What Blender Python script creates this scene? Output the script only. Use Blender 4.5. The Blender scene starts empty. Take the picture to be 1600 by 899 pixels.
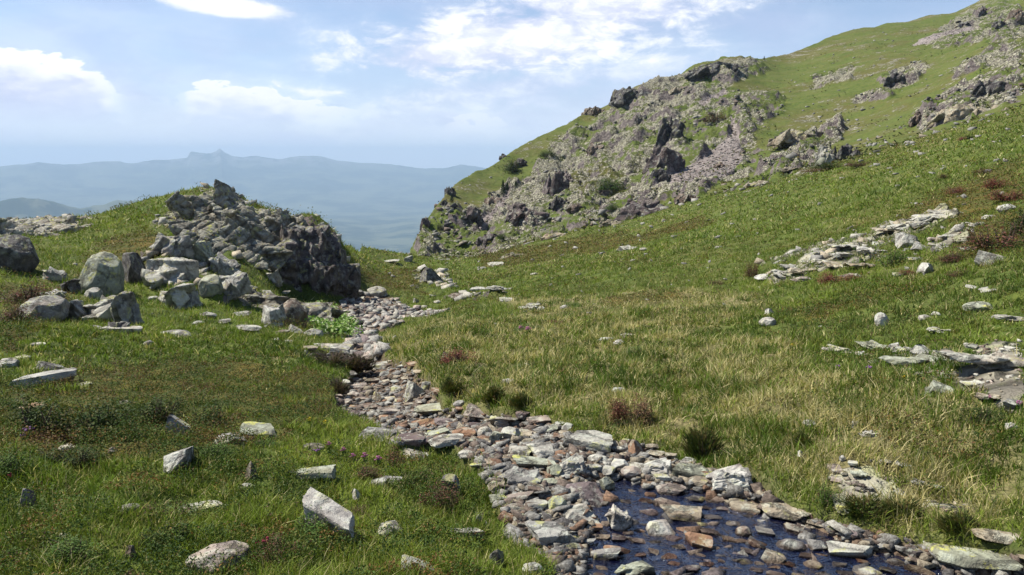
import bpy, math, random
import numpy as np
from mathutils import Vector
random.seed(7); RNG = np.random.default_rng(11)
R = math.radians
sc = bpy.context.scene
COL = sc.collection

# ------------------------------------------------------------------ camera
F = 1244.0; PITCH = R(9.1); CP, SP = math.cos(PITCH), math.sin(PITCH)
cam_d = bpy.data.cameras.new('camera'); cam = bpy.data.objects.new('camera', cam_d); COL.objects.link(cam)
cam_d.sensor_width = 36; cam_d.lens = 36 * F / 1600; cam_d.clip_start = 0.1; cam_d.clip_end = 200000
cam.location = (0, 0, 0); cam.rotation_euler = (math.pi / 2 - PITCH, 0, 0)
sc.camera = cam
sc.view_settings.view_transform = 'Standard'; sc.view_settings.look = 'None'
sc.view_settings.gamma = 1; sc.view_settings.exposure = 0.74
sc.cycles.use_denoising = True
sc.cycles.max_bounces = 5; sc.cycles.diffuse_bounces = 2; sc.cycles.glossy_bounces = 2
sc.cycles.transmission_bounces = 3; sc.cycles.volume_bounces = 0; sc.cycles.transparent_max_bounces = 6
sc.cycles.use_adaptive_sampling = False

# ------------------------------------------------------------------ node helper
class NT:
    def __init__(s, tree): s.t = tree; s.n = tree.nodes; s.l = tree.links
    def link(s, v, sock):
        if isinstance(v, bpy.types.NodeSocket): s.l.new(v, sock)
        elif v is not None:
            if isinstance(v, (tuple, list)) and len(v) == 3 and sock.type == 'RGBA': v = (*v, 1)
            sock.default_value = v
    def m(s, op, a, b=None, c=None, clamp=False):
        n = s.n.new('ShaderNodeMath'); n.operation = op; n.use_clamp = clamp
        for i, v in enumerate((a, b, c)):
            if v is not None: s.link(v, n.inputs[i])
        return n.outputs[0]
    def vm(s, op, a, b=None, scale=None):
        n = s.n.new('ShaderNodeVectorMath'); n.operation = op
        s.link(a, n.inputs[0])
        if b is not None: s.link(b, n.inputs[1])
        if scale is not None: s.link(scale, n.inputs['Scale'])
        return n.outputs['Vector']
    def mix(s, f, a, b, mode='MIX'):
        n = s.n.new('ShaderNodeMix'); n.data_type = 'RGBA'; n.blend_type = mode; n.clamp_factor = True
        s.link(f, n.inputs[0]); s.link(a, n.inputs[6]); s.link(b, n.inputs[7]); return n.outputs[2]
    def ss(s, v, a, b, lo=0.0, hi=1.0):
        n = s.n.new('ShaderNodeMapRange'); n.interpolation_type = 'SMOOTHSTEP'
        s.link(v, n.inputs[0]); s.link(a, n.inputs[1]); s.link(b, n.inputs[2]); s.link(lo, n.inputs[3]); s.link(hi, n.inputs[4])
        return n.outputs[0]
    def noise(s, vec, scale, detail=4, rough=0.55, dist=0.0):
        n = s.n.new('ShaderNodeTexNoise'); s.link(vec, n.inputs['Vector']); s.link(scale, n.inputs['Scale'])
        n.inputs['Detail'].default_value = detail; n.inputs['Roughness'].default_value = rough; n.inputs['Distortion'].default_value = dist
        return n.outputs['Fac']
    def vor(s, vec, scale, feature='F1', out='Distance', rnd=1.0):
        n = s.n.new('ShaderNodeTexVoronoi'); n.feature = feature; s.link(vec, n.inputs['Vector']); s.link(scale, n.inputs['Scale'])
        n.inputs['Randomness'].default_value = rnd
        return n.outputs[out]
    def sep(s, v):
        n = s.n.new('ShaderNodeSeparateXYZ'); s.link(v, n.inputs[0]); return n.outputs[0], n.outputs[1], n.outputs[2]
    def comb(s, x, y, z):
        n = s.n.new('ShaderNodeCombineXYZ'); s.link(x, n.inputs[0]); s.link(y, n.inputs[1]); s.link(z, n.inputs[2]); return n.outputs[0]
    def bump(s, h, strength, dist):
        n = s.n.new('ShaderNodeBump'); s.link(h, n.inputs['Height']); n.inputs['Strength'].default_value = strength
        n.inputs['Distance'].default_value = dist; return n.outputs[0]

def pix_angles(px, py):
    a = (px - 800) / F; b = (449.5 - py) / F
    x, y, z = a, CP + b * SP, -SP + b * CP
    return math.atan2(x, y), math.atan2(z, math.hypot(x, y))

# ------------------------------------------------------------------ sun and sky
SUN = Vector((-0.86, 0.28, 0)).normalized(); SUN_EL = R(54)
to_sun = Vector((SUN.x * math.cos(SUN_EL), SUN.y * math.cos(SUN_EL), math.sin(SUN_EL)))
sun_d = bpy.data.lights.new('sun', 'SUN'); sun_d.energy = 5.0; sun_d.angle = R(0.53); sun_d.color = (1, 0.94, 0.82)
sun = bpy.data.objects.new('sun', sun_d); COL.objects.link(sun)
sun.rotation_euler = to_sun.to_track_quat('Z', 'Y').to_euler()

world = bpy.data.worlds.new('World'); sc.world = world; world.use_nodes = True
world.node_tree.nodes.clear(); W = NT(world.node_tree)
sky = W.n.new('ShaderNodeTexSky'); sky.sky_type = 'NISHITA'; sky.sun_disc = False
sky.sun_elevation = SUN_EL; sky.sun_rotation = math.atan2(to_sun.x, to_sun.y); sky.altitude = 2200
sky.air_density = 1.0; sky.dust_density = 1.2; sky.ozone_density = 1.0
tc = W.n.new('ShaderNodeTexCoord').outputs['Generated']
dx, dy, dz = W.sep(tc)
az = W.m('ARCTAN2', dx, dy)
el = W.m('ARCSINE', dz)
def fcurve(tree, x, pts, lo, hi, vlo, vhi):
    n = tree.n.new('ShaderNodeFloatCurve'); c = n.mapping.curves[0]
    P = [((a - lo) / (hi - lo), (v - vlo) / (vhi - vlo)) for a, v in pts]
    while len(c.points) < len(P): c.points.new(0.5, 0.5)
    for p, q in zip(c.points, P): p.location = q; p.handle_type = 'AUTO'
    n.mapping.update()
    t = tree.m('DIVIDE', tree.m('SUBTRACT', x, lo), hi - lo, clamp=True)
    tree.link(t, n.inputs['Value'])
    return tree.m('MULTIPLY_ADD', n.outputs[0], vhi - vlo, vlo)
wq = W.comb(W.m('MULTIPLY', az, 1.0), W.m('MULTIPLY', el, 2.4), 0.37)   # flattened cloud coordinates
nA = W.noise(wq, 9, 8, 0.62, 0.3); nB = W.noise(wq, 26, 6, 0.6, 0.6); nC = W.noise(wq, 3.2, 6, 0.6)
puff = W.vor(wq, 38, 'SMOOTH_F1'); puff2 = W.vor(wq, 85, 'SMOOTH_F1')
pts = [(-500, 60), (0, 66), (60, 66), (110, 76), (180, 116), (215, 150), (262, 150), (300, 126), (372, 117), (440, 128), (478, 148), (530, 155), (585, 163), (640, 184), (695, 178), (738, 168), (800, 186), (860, 205), (1000, 215), (1700, 200)]
E = fcurve(W, az, [(pix_angles(x, 200)[0], pix_angles(x, y)[1]) for x, y in pts], -1.0, 0.75, -0.02, 0.2)
edge = W.m('ADD', E, W.m('ADD', W.m('MULTIPLY', W.m('SUBTRACT', 0.34, puff), 0.030), W.m('MULTIPLY', W.m('SUBTRACT', nB, 0.5), 0.050)))
edge = W.m('ADD', edge, W.m('MULTIPLY', W.m('SUBTRACT', 0.3, puff2), 0.012))
tb = W.m('SUBTRACT', edge, el)
toplit = fcurve(W, az, [(pix_angles(x, 200)[0], v) for x, v in [(-500, .9), (0, 1), (120, 1), (185, .75), (225, .12), (285, .3), (310, .95), (450, .95), (560, .7), (610, .15), (690, .3), (740, .7), (790, .5), (840, .05), (1700, .0)]], -1.0, 0.75, 0, 1)
bank = W.m('MULTIPLY', W.ss(tb, 0.0, 0.007), W.m('MAXIMUM', W.m('MULTIPLY', toplit, 1.0), W.ss(tb, 0.0, 0.08, 0, 0.92)))
bank = W.m('MULTIPLY', bank, W.ss(el, 0.0, 0.08, 0.62, 1))
glow = W.m('MULTIPLY', toplit, W.m('MULTIPLY', W.ss(tb, 0.001, 0.006), W.ss(W.m('ADD', tb, W.m('MULTIPLY', W.m('SUBTRACT', nA, 0.5), 0.05)), 0.050, 0.012)))
def ell(px, py, hw, hh, tilt=0):
    a0, e0 = pix_angles(px, py); sw = hw / F; sh = hh / F
    X = W.m('SUBTRACT', az, a0); Y = W.m('SUBTRACT', el, e0)
    ct, st = math.cos(R(tilt)), math.sin(R(tilt))
    U = W.m('ADD', W.m('MULTIPLY', X, ct / sw), W.m('MULTIPLY', Y, st / sw)); V = W.m('ADD', W.m('MULTIPLY', X, -st / sh), W.m('MULTIPLY', Y, ct / sh))
    return W.m('SUBTRACT', 1.0, W.m('SQRT', W.m('ADD', W.m('MULTIPLY', U, U), W.m('MULTIPLY', V, V))))
nsum = W.m('ADD', W.m('MULTIPLY', W.m('SUBTRACT', nA, 0.5), 2.6), W.m('MULTIPLY', W.m('SUBTRACT', nB, 0.5), 1.1))
big = W.m('MAXIMUM', ell(800, 62, 300, 72, 10), W.m('MAXIMUM', ell(940, 10, 230, 60, 0), ell(690, 85, 170, 42, 8)))
c_big = W.ss(W.m('ADD', big, nsum), -0.35, 0.6)
c_str = W.ss(W.m('ADD', ell(345, 8, 125, 19, -4), W.m('MULTIPLY', nsum, 0.35)), 0.0, 0.5)
c_mid = W.m('MULTIPLY', W.ss(W.m('ADD', ell(780, 140, 480, 95, 4), W.m('MULTIPLY', nsum, 0.8)), 0.0, 0.9), 0.74)
veil = W.m('ADD', W.ss(nC, 0.34, 0.70, 0.04, 0.48), W.ss(el, 0.17, 0.015, 0.0, 0.7))
veil = W.m('ADD', veil, W.ss(az, 0.12, 0.5, 0.0, 0.12))
cover = W.m('MULTIPLY', W.ss(el, 0.42, 0.24), W.m('MAXIMUM', W.m('MAXIMUM', bank, c_big), W.m('MAXIMUM', W.m('MAXIMUM', c_str, c_mid), veil)), clamp=True)
white = W.m('MAXIMUM', W.m('MAXIMUM', glow, W.m('MULTIPLY', c_big, W.ss(W.m('ADD', nB, W.m('MULTIPLY', nA, 1.0)), 0.84, 1.14, 0.25, 1))), W.m('MULTIPLY', c_str, 0.8), clamp=True)
ccol = W.mix(white, W.mix(W.ss(nA, 0.35, 0.65), (0.54, 0.59, 0.80), (0.70, 0.75, 0.92)), (0.98, 0.98, 1.0))
ccol = W.mix(W.ss(el, 0.075, 0.0, 0, 0.9), ccol, (0.76, 0.83, 1.0))
cover = W.m('MAXIMUM', cover, W.ss(el, 0.06, 0.0, 0, 0.92))
bg1 = W.n.new('ShaderNodeBackground'); W.link(sky.outputs[0], bg1.inputs[0]); bg1.inputs[1].default_value = 0.088
bg2 = W.n.new('ShaderNodeBackground'); W.link(ccol, bg2.inputs[0]); bg2.inputs[1].default_value = 0.73
mx = W.n.new('ShaderNodeMixShader'); W.link(cover, mx.inputs[0]); W.l.new(bg1.outputs[0], mx.inputs[1]); W.l.new(bg2.outputs[0], mx.inputs[2])
wo = W.n.new('ShaderNodeOutputWorld'); W.l.new(mx.outputs[0], wo.inputs[0])

# ------------------------------------------------------------------ numpy noise
_P = np.random.default_rng(3).permutation(256).astype(np.int64); _P = np.concatenate([_P, _P, _P])
_G2 = np.array([(math.cos(a), math.sin(a)) for a in np.linspace(0, 2 * math.pi, 16, endpoint=False)])
_G3 = np.random.default_rng(5).normal(size=(64, 3)); _G3 /= np.linalg.norm(_G3, axis=1)[:, None]; _G3 *= 1.1
def fade(t): return t * t * t * (t * (t * 6 - 15) + 10)
def n2(x, y, seed=0):
    x = x + seed * 17.31; y = y - seed * 9.73
    xi = np.floor(x).astype(np.int64); yi = np.floor(y).astype(np.int64); xf = x - xi; yf = y - yi
    xi &= 255; yi &= 255; u = fade(xf); v = fade(yf)
    def g(ix, iy, fx, fy):
        h = _G2[_P[_P[ix & 255] + (iy & 255)] & 15]; return h[..., 0] * fx + h[..., 1] * fy
    a = g(xi, yi, xf, yf); b = g(xi + 1, yi, xf - 1, yf); c = g(xi, yi + 1, xf, yf - 1); d = g(xi + 1, yi + 1, xf - 1, yf - 1)
    return ((a + u * (b - a)) * (1 - v) + (c + u * (d - c)) * v) * 1.4
def fbm2(x, y, sc_, octv=4, seed=0, gain=0.5, ridged=False):
    s = 0; a = 1; tot = 0
    for i in range(octv):
        n = n2(x / sc_, y / sc_, seed + i); n = 1 - 2 * np.abs(n) if ridged else n
        s = s + a * n; tot += a; a *= gain; sc_ *= 0.5
    return s / tot
def n3(p, seed=0):
    p = p + seed * 13.7; i = np.floor(p).astype(np.int64); f = p - i; i &= 255; w = fade(f); r = 0
    for dx_ in (0, 1):
        for dy_ in (0, 1):
            for dz_ in (0, 1):
                h = _G3[_P[_P[_P[(i[:, 0] + dx_) & 255] + ((i[:, 1] + dy_) & 255)] + ((i[:, 2] + dz_) & 255)] & 63]
                d = h[:, 0] * (f[:, 0] - dx_) + h[:, 1] * (f[:, 1] - dy_) + h[:, 2] * (f[:, 2] - dz_)
                wt = (w[:, 0] if dx_ else 1 - w[:, 0]) * (w[:, 1] if dy_ else 1 - w[:, 1]) * (w[:, 2] if dz_ else 1 - w[:, 2])
                r = r + wt * d
    return r
def sstep(x, a, b): t = np.clip((x - a) / (b - a), 0, 1); return t * t * (3 - 2 * t)

# ------------------------------------------------------------------ mesh helpers
def mesh_np(name, verts, faces, mats=(), smooth=False, cols=None, nper=4):
    """verts (n,3); faces: list of (m,k) index arrays"""
    me = bpy.data.meshes.new(name); verts = np.asarray(verts, np.float32)
    me.vertices.add(len(verts)); me.vertices.foreach_set('co', verts.ravel())
    faces = [np.asarray(f, np.int32) for f in faces if len(f)]
    li = np.concatenate([f.ravel() for f in faces]); cnt = np.concatenate([np.full(len(f), f.shape[1], np.int32) for f in faces])
    me.loops.add(len(li)); me.loops.foreach_set('vertex_index', li)
    me.polygons.add(len(cnt)); st = np.concatenate([[0], np.cumsum(cnt)[:-1]]).astype(np.int32)
    me.polygons.foreach_set('loop_start', st)
    if smooth: me.polygons.foreach_set('use_smooth', np.ones(len(cnt), bool))
    me.update(calc_edges=True)
    if cols:
        for an, c in cols.items():
            at = me.attributes.new(an, 'FLOAT_COLOR', 'POINT'); c = np.asarray(c, np.float32)
            if c.shape[1] == 3: c = np.concatenate([c, np.ones((len(c), 1), np.float32)], 1)
            at.data.foreach_set('color', c.ravel())
    for m_ in mats: me.materials.append(m_)
    return me
def link(name, me, parent=None):
    o = bpy.data.objects.new(name, me); COL.objects.link(o)
    if parent: o.parent = parent
    return o
def tag(o, label=None, cat=None, group=None, kind=None):
    if label: o['label'] = label
    if cat: o['category'] = cat
    if group: o['group'] = group
    if kind: o['kind'] = kind
    return o
def new_mat(name):
    m_ = bpy.data.materials.new(name); m_.use_nodes = True; t = NT(m_.node_tree); b = t.n['Principled BSDF']
    return m_, t, b

# ------------------------------------------------------------------ materials
def mat_ground():
    m_, t, b = new_mat('mountain turf and soil')
    P_ = t.n.new('ShaderNodeNewGeometry').outputs['Position']
    a1 = t.n.new('ShaderNodeAttribute'); a1.attribute_name = 'zone'; rock, dry, heath = t.sep(a1.outputs['Color'])
    a2 = t.n.new('ShaderNodeAttribute'); a2.attribute_name = 'zone2'; bed, scree, dark = t.sep(a2.outputs['Color'])
    nf = t.noise(P_, 9.0, 5, 0.65); nm = t.noise(P_, 1.1, 6, 0.7); nl = t.noise(P_, 0.17, 7, 0.7); nx = t.noise(P_, 0.035, 5, 0.65)
    g = t.mix(t.ss(nm, 0.38, 0.62), (0.048, 0.070, 0.015), (0.105, 0.130, 0.026))
    g = t.mix(t.ss(nl, 0.40, 0.62), g, (0.105, 0.115, 0.032))
    g = t.mix(t.ss(nf, 0.45, 0.7), g, (0.070, 0.105, 0.022))
    g = t.mix(t.ss(nx, 0.46, 0.66, 0, 0.6), g, (0.115, 0.088, 0.032))
    st = t.mix(t.ss(nf, 0.35, 0.65), (0.11, 0.10, 0.042), (0.25, 0.215, 0.11))
    g = t.mix(t.m('MULTIPLY', dry, t.ss(nm, 0.3, 0.6, 0.45, 1)), g, st)
    hc = t.mix(t.ss(nm, 0.4, 0.65), (0.060, 0.060, 0.016), (0.135, 0.095, 0.024)); hc = t.mix(t.ss(nf, 0.5, 0.62), hc, (0.05, 0.065, 0.015))
    g = t.mix(t.m('MULTIPLY', heath, t.ss(nl, 0.3, 0.55, 0.5, 1)), g, hc)
    # bare stone
    v = t.vor(P_, 1.6, 'DISTANCE_TO_EDGE'); v2 = t.vor(P_, 0.45, 'DISTANCE_TO_EDGE')
    rc = t.mix(t.ss(nm, 0.35, 0.65), (0.16, 0.145, 0.12), (0.36, 0.345, 0.27))
    rc = t.mix(t.ss(t.noise(P_, 2.6, 4, 0.6), 0.52, 0.66, 0, 0.7), rc, (0.30, 0.31, 0.16))
    rc = t.mix(t.ss(v, 0.09, 0.02, 0, 0.75), rc, (0.05, 0.045, 0.035))
    rf = t.m('ADD', rock, t.m('MULTIPLY', t.m('SUBTRACT', nl, 0.5), 1.9)); rf = t.m('ADD', rf, t.m('MULTIPLY', t.m('SUBTRACT', nm, 0.5), 1.5))
    rf = t.m('ADD', rf, t.m('MULTIPLY', t.m('SUBTRACT', nx, 0.5), 1.6))
    rf = t.ss(rf, 0.42, 0.60)
    g = t.mix(rf, g, rc)
    ns = t.sep(t.n.new('ShaderNodeNewGeometry').outputs['Normal'])[2]
    steep = t.m('MULTIPLY', t.ss(rock, 0.12, 0.3), t.ss(t.m('ADD', ns, t.m('MULTIPLY', t.m('SUBTRACT', nm, 0.5), 0.35)), 0.74, 0.62))
    g = t.mix(steep, g, t.mix(t.ss(nm, 0.35, 0.65), (0.065, 0.052, 0.055), (0.20, 0.175, 0.16)))
    dk = t.mix(nm, (0.045, 0.036, 0.038), (0.17, 0.14, 0.13))
    g = t.mix(t.ss(t.m('ADD', dark, t.m('MULTIPLY', t.m('SUBTRACT', nm, 0.5), 1.2)), 0.45, 0.65), g, dk)
    cell = t.n.new('ShaderNodeTexVoronoi'); t.link(P_, cell.inputs['Vector']); cell.inputs['Scale'].default_value = 2.2
    cr, _, _ = t.sep(cell.outputs['Color'])
    scr = t.mix(cr, (0.16, 0.135, 0.13), (0.30, 0.265, 0.25))
    g = t.mix(t.ss(t.m('ADD', scree, t.m('MULTIPLY', t.m('SUBTRACT', nm, 0.5), 0.8)), 0.4, 0.6), g, scr)
    cell2 = t.n.new('ShaderNodeTexVoronoi'); t.link(P_, cell2.inputs['Vector']); cell2.inputs['Scale'].default_value = 22
    c2, _, _ = t.sep(cell2.outputs['Color'])
    bc = t.mix(c2, (0.045, 0.032, 0.024), (0.17, 0.12, 0.085))
    g = t.mix(bed, g, bc)
    t.link(g, b.inputs['Base Color']); b.inputs['Roughness'].default_value = 0.95; b.inputs['Specular IOR Level'].default_value = 0.15
    h = t.m('ADD', t.m('MULTIPLY', nm, 0.5), t.m('MULTIPLY', nf, 0.10)); h = t.m('ADD', h, t.m('MULTIPLY', t.m('MULTIPLY', rf, t.m('MINIMUM', v, 0.2)), 1.8))
    h = t.m('ADD', h, t.m('MULTIPLY', nl, 1.2))
    t.link(t.bump(h, 0.9, 0.55), b.inputs['Normal'])
    return m_
def mat_rock(name, dark=False, scale=1.0, bump=1.0):
    m_, t, b = new_mat(name)
    oi = t.n.new('ShaderNodeObjectInfo'); rnd = oi.outputs['Random']; tint = oi.outputs['Color']
    P_ = t.n.new('ShaderNodeTexCoord').outputs['Object'] if False else t.n.new('ShaderNodeNewGeometry').outputs['Position']
    P_ = t.vm('SCALE', P_, scale=scale)
    n1 = t.noise(P_, 5.0, 7, 0.66, 0.3); n2_ = t.noise(P_, 26.0, 5, 0.7); n3_ = t.noise(P_, 1.6, 5, 0.6)
    c = t.mix(t.ss(n1, 0.3, 0.7), t.vm('MULTIPLY', tint, (0.44, 0.415, 0.41)), t.vm('MULTIPLY', tint, (1.15, 1.15, 1.10)))
    c = t.mix(t.ss(n3_, 0.5, 0.66, 0, 0.42), c, t.vm('MULTIPLY', tint, (0.78, 0.62, 0.50)))
    # lichens: pale grey-green crusts, acid yellow spots, black specks
    al = t.n.new('ShaderNodeAttribute'); al.attribute_type = 'OBJECT'; al.attribute_name = 'lichen'; lich = al.outputs['Fac']
    l1 = t.ss(t.noise(P_, 9.0, 6, 0.72), 0.515, 0.57); l2 = t.ss(t.noise(t.vm('ADD', P_, (7.1, 3.3, 1.7)), 7.0, 6, 0.7), 0.56, 0.61)
    nz = t.sep(t.n.new('ShaderNodeNewGeometry').outputs['Normal'])[2]; up = t.ss(nz, -0.2, 0.5, 0.25, 1)
    c = t.mix(t.m('MULTIPLY', t.m('MULTIPLY', l1, up), 0.62), c, t.mix(0.65, t.vm('MULTIPLY', tint, (1.35, 1.4, 1.35)), (0.42, 0.44, 0.37)))
    c = t.mix(t.m('MULTIPLY', t.m('MULTIPLY', l2, up), lich), c, (0.40, 0.40, 0.13))
    c = t.mix(t.ss(n2_, 0.58, 0.72, 0, 0.45), c, (0.045, 0.04, 0.038))
    cr = t.vor(t.vm('ADD', P_, t.vm('SCALE', t.comb(n1, n3_, n2_), scale=0.35)), 2.3, 'DISTANCE_TO_EDGE')
    c = t.mix(t.ss(cr, 0.02, 0.004, 0, 0.45), c, (0.035, 0.03, 0.028))
    wet = t.n.new('ShaderNodeAttribute'); wet.attribute_type = 'OBJECT'; wet.attribute_name = 'wet'
    zz = t.sep(t.n.new('ShaderNodeNewGeometry').outputs['Position'])[2]
    wl = t.m('MULTIPLY', wet.outputs['Fac'], t.ss(t.m('ADD', zz, t.m('MULTIPLY', t.m('SUBTRACT', n1, 0.5), 0.05)), -2.125, -2.145))
    c = t.mix(wl, c, t.vm('MULTIPLY', c, (0.33, 0.27, 0.24)))
    t.link(c, b.inputs['Base Color'])
    t.link(t.m('MULTIPLY_ADD', wl, -0.6, 0.88), b.inputs['Roughness']); b.inputs['Specular IOR Level'].default_value = 0.25
    h = t.m('ADD', t.m('MULTIPLY', n1, 0.9), t.m('MULTIPLY', n2_, 0.22)); h = t.m('ADD', h, t.m('MULTIPLY', t.m('MINIMUM', cr, 0.05), 5.0))
    t.link(t.bump(h, 0.95, 0.065 * bump / scale), b.inputs['Normal'])
    return m_
def mat_leaf(name, attr='col', trans=0.3, rough=0.6, spec=0.25):
    m_ = bpy.data.materials.new(name); m_.use_nodes = True; t = NT(m_.node_tree); b = t.n['Principled BSDF']; out = t.n['Material Output']
    a = t.n.new('ShaderNodeAttribute'); a.attribute_name = attr
    t.link(a.outputs['Color'], b.inputs['Base Color']); b.inputs['Roughness'].default_value = rough; b.inputs['Specular IOR Level'].default_value = spec
    tr = t.n.new('ShaderNodeBsdfTranslucent'); t.link(t.vm('MULTIPLY', a.outputs['Color'], (1.1, 1.15, 0.7)), tr.inputs[0])
    mx_ = t.n.new('ShaderNodeMixShader'); mx_.inputs[0].default_value = trans
    t.l.new(b.outputs[0], mx_.inputs[1]); t.l.new(tr.outputs[0], mx_.inputs[2]); t.l.new(mx_.outputs[0], out.inputs[0])
    return m_
def mat_water():
    m_, t, b = new_mat('clear stream water')
    P_ = t.n.new('ShaderNodeNewGeometry').outputs['Position']
    b.inputs['Base Color'].default_value = (0.003, 0.004, 0.018, 1); b.inputs['Roughness'].default_value = 0.04
    b.inputs['IOR'].default_value = 1.33; b.inputs['Specular IOR Level'].default_value = 0.18; b.inputs['Transmission Weight'].default_value = 0.3
    n = t.noise(P_, 9, 4, 0.6, 0.6); k = t.noise(P_, 30, 3, 0.55)
    t.link(t.bump(t.m('ADD', n, t.m('MULTIPLY', k, 0.25)), 1.0, 0.06), b.inputs['Normal'])
    return m_
def mat_far():
    m_, t, b = new_mat('forest and meadow of the far valley')
    P_ = t.n.new('ShaderNodeNewGeometry').outputs['Position']; z = t.sep(P_)[2]
    n = t.noise(P_, 0.0009, 8, 0.68); n_ = t.noise(P_, 0.0035, 5, 0.6)
    c = t.mix(t.ss(n, 0.47, 0.56), (0.020, 0.036, 0.022), (0.085, 0.10, 0.06))
    c = t.mix(t.ss(n_, 0.58, 0.63, 0, 0.6), c, (0.13, 0.14, 0.09))
    c = t.mix(t.m('MULTIPLY', t.ss(z, -320, 40), t.ss(n_, 0.44, 0.56)), c, (0.17, 0.17, 0.17))
    t.link(c, b.inputs['Base Color']); b.inputs['Roughness'].default_value = 1; b.inputs['Specular IOR Level'].default_value = 0
    return m_
M_GROUND = mat_ground(); M_ROCK = mat_rock('lichened gneiss'); M_CRAG = mat_rock('weathered crag rock', scale=0.6, bump=1.6)
M_FARROCK = mat_rock('far crag rock', scale=0.11, bump=2.0)
M_GRASS = mat_leaf('grass blades', trans=0.32, spec=0.15); M_LEAF = mat_leaf('shrub leaves', trans=0.2, rough=0.6, spec=0.12); M_PETAL = mat_leaf('flower petals', trans=0.3)
M_WATER = mat_water(); M_FAR = mat_far()
M_WOOD, _t, _b = new_mat('woody stems'); _b.inputs['Base Color'].default_value = (0.09, 0.06, 0.045, 1); _b.inputs['Roughness'].default_value = 0.9

# ------------------------------------------------------------------ terrain: surveyed points (pixel, distance) -> (azimuth, ln r, slope)
def ray(px, py):
    a = (np.asarray(px, float) - 800) / F; b = (449.5 - np.asarray(py, float)) / F
    x, y, z = a, CP + b * SP, -SP + b * CP; h = np.hypot(x, y)
    return np.arctan2(x, y), z / h          # azimuth, slope per horizontal metre
def project(X, Y, Z):
    d = np.maximum(Y * CP - Z * SP, 1e-3); return 800 + F * X / d, 449.5 - F * (Y * SP + Z * CP) / d
CTRL = [  # px, py, Y
 (0,899,3.2),(200,899,3.2),(450,899,3.3),(650,899,3.4),(800,899,3.6),(950,899,3.85),(1200,899,3.9),(1400,899,3.85),(1600,899,3.6),
 (0,800,4.0),(300,800,4.1),(600,800,4.4),(760,800,4.55),(1400,800,4.45),(1600,800,4.2),(1100,800,4.68),
 (0,700,5.0),(300,700,5.3),(550,700,5.8),(900,700,5.85),(1000,700,5.75),(1200,700,5.35),(1400,700,5.1),(1600,700,4.9),
 (0,640,6.2),(300,640,6.8),(500,640,7.4),(700,650,7.3),(620,612,9.3),(560,640,8.0),
 (0,580,8.3),(150,580,8.8),(300,580,9.6),(450,580,10.2),(590,580,11.2),(560,552,13.6),(480,550,12.6),
 (700,600,8.3),(800,600,7.9),(1000,600,7.4),(1200,600,7.0),(1400,600,6.4),(1600,600,5.8),
 (640,560,11.3),(700,540,11.6),(800,550,10.6),(1000,550,9.6),(1200,550,9.0),(1400,550,7.9),(1600,550,6.9),
 (620,525,16),(700,505,16),(800,500,15.5),(1000,500,13.8),(1200,500,12.0),(1400,500,10.2),(1600,500,8.5),
 (0,520,11.2),(150,520,12.2),(300,530,12.5),(420,520,15),(500,520,17),
 (0,460,15.5),(100,450,17.5),(220,450,19.5),(300,440,20.5),(380,440,23),(440,470,24.5),(500,490,23.5),
 (560,525,20),(600,500,23.5),(560,480,27.5),(600,460,32),(660,490,26),(680,440,46),(640,430,45),
 (450,462,27.5),(545,468,30.2),(580,430,42),(560,405,56),(620,405,68),(650,415,66),
 (700,420,66),(720,450,40),(800,470,22),(800,440,36),(800,412,62),(900,450,27),(900,410,50),(900,380,78),
 (1000,470,18.5),(1000,440,26),(1000,400,42),(1000,360,75),(1100,450,20.5),(1100,400,34),(1100,350,58),(1100,320,85),
 (1200,460,16.5),(1200,430,21.5),(1200,400,28),(1200,350,43),(1200,300,70),
 (1300,450,15),(1300,400,22),(1300,350,33),(1300,300,50),(1300,265,85),
 (1400,450,12.8),(1400,400,18),(1400,350,26),(1400,300,38),(1400,250,62),
 (1500,450,10.8),(1500,400,14),(1500,350,20),(1500,300,30),(1500,250,44),(1500,205,80),
 (1600,450,9.5),(1600,400,12),(1600,350,16.5),(1600,300,24),(1600,250,35),(1600,200,55),
 (0,400,21),(100,400,23),(240,400,22.5),(330,400,26),(0,370,31),(120,365,33),(250,350,33),(300,330,36),(400,400,28),(430,380,30),
 (740,405,92),(850,372,102),(960,345,112),(1100,302,122),(1280,257,128),(1450,207,122),(1600,165,105),
 (700,408,112),(760,390,128),(850,360,140),(1000,322,150),(1150,283,155),(1300,235,160),(1450,185,155),(1600,130,145),
 (700,360,165),(760,340,180),(850,300,195),(1000,250,205),(1150,200,215),(1300,170,225),(1450,120,225),(1600,60,215),
 (800,270,240),(900,230,260),(1050,150,275),(1200,130,290),(1350,80,310),(1500,50,330),
 (-150,899,3.1),(1750,899,3.4),(-150,700,4.9),(1800,700,4.3),(-200,520,10.5),(1800,520,6.6),(-200,420,21),(1800,400,10),(1800,250,27),(1800,100,110),(1900,60,200),(-200,370,36),
]
SIL = [(-900,420,40),(-300,362,42),(-100,354,44),(0,350,46),(60,345,46),(130,339,46),(190,324,45),(240,308,44),(290,298,43),(330,294,42),(350,298,41),(375,312,40),(420,331,38),(445,346,35),(470,344,34),(490,341,34),(512,356,34),
 (525,372,36),(545,382,48),(565,386,66),(600,392,76),(632,398,92),(641,392,135),(650,372,150),(662,350,165),(676,334,178),(690,312,190),(700,296,205),(722,281,220),(745,268,235),(790,241,255),(840,214,275),(900,185,290),(930,173,300),(962,156,305),(985,140,305),(1010,130,308),(1060,118,312),(1078,104,315),(1110,95,318),(1150,91,322),(1182,92,335),(1220,86,360),(1300,57,390),(1400,33,410),(1500,12,420),(1530,0,420),(1600,-28,420),(1800,-90,420),(2300,-200,400)]
def ctrl_arrays(lst):
    a = np.array(lst, float); th, s = ray(a[:, 0], a[:, 1]); r = a[:, 2] / np.cos(th); return th, np.log(r), s
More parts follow.
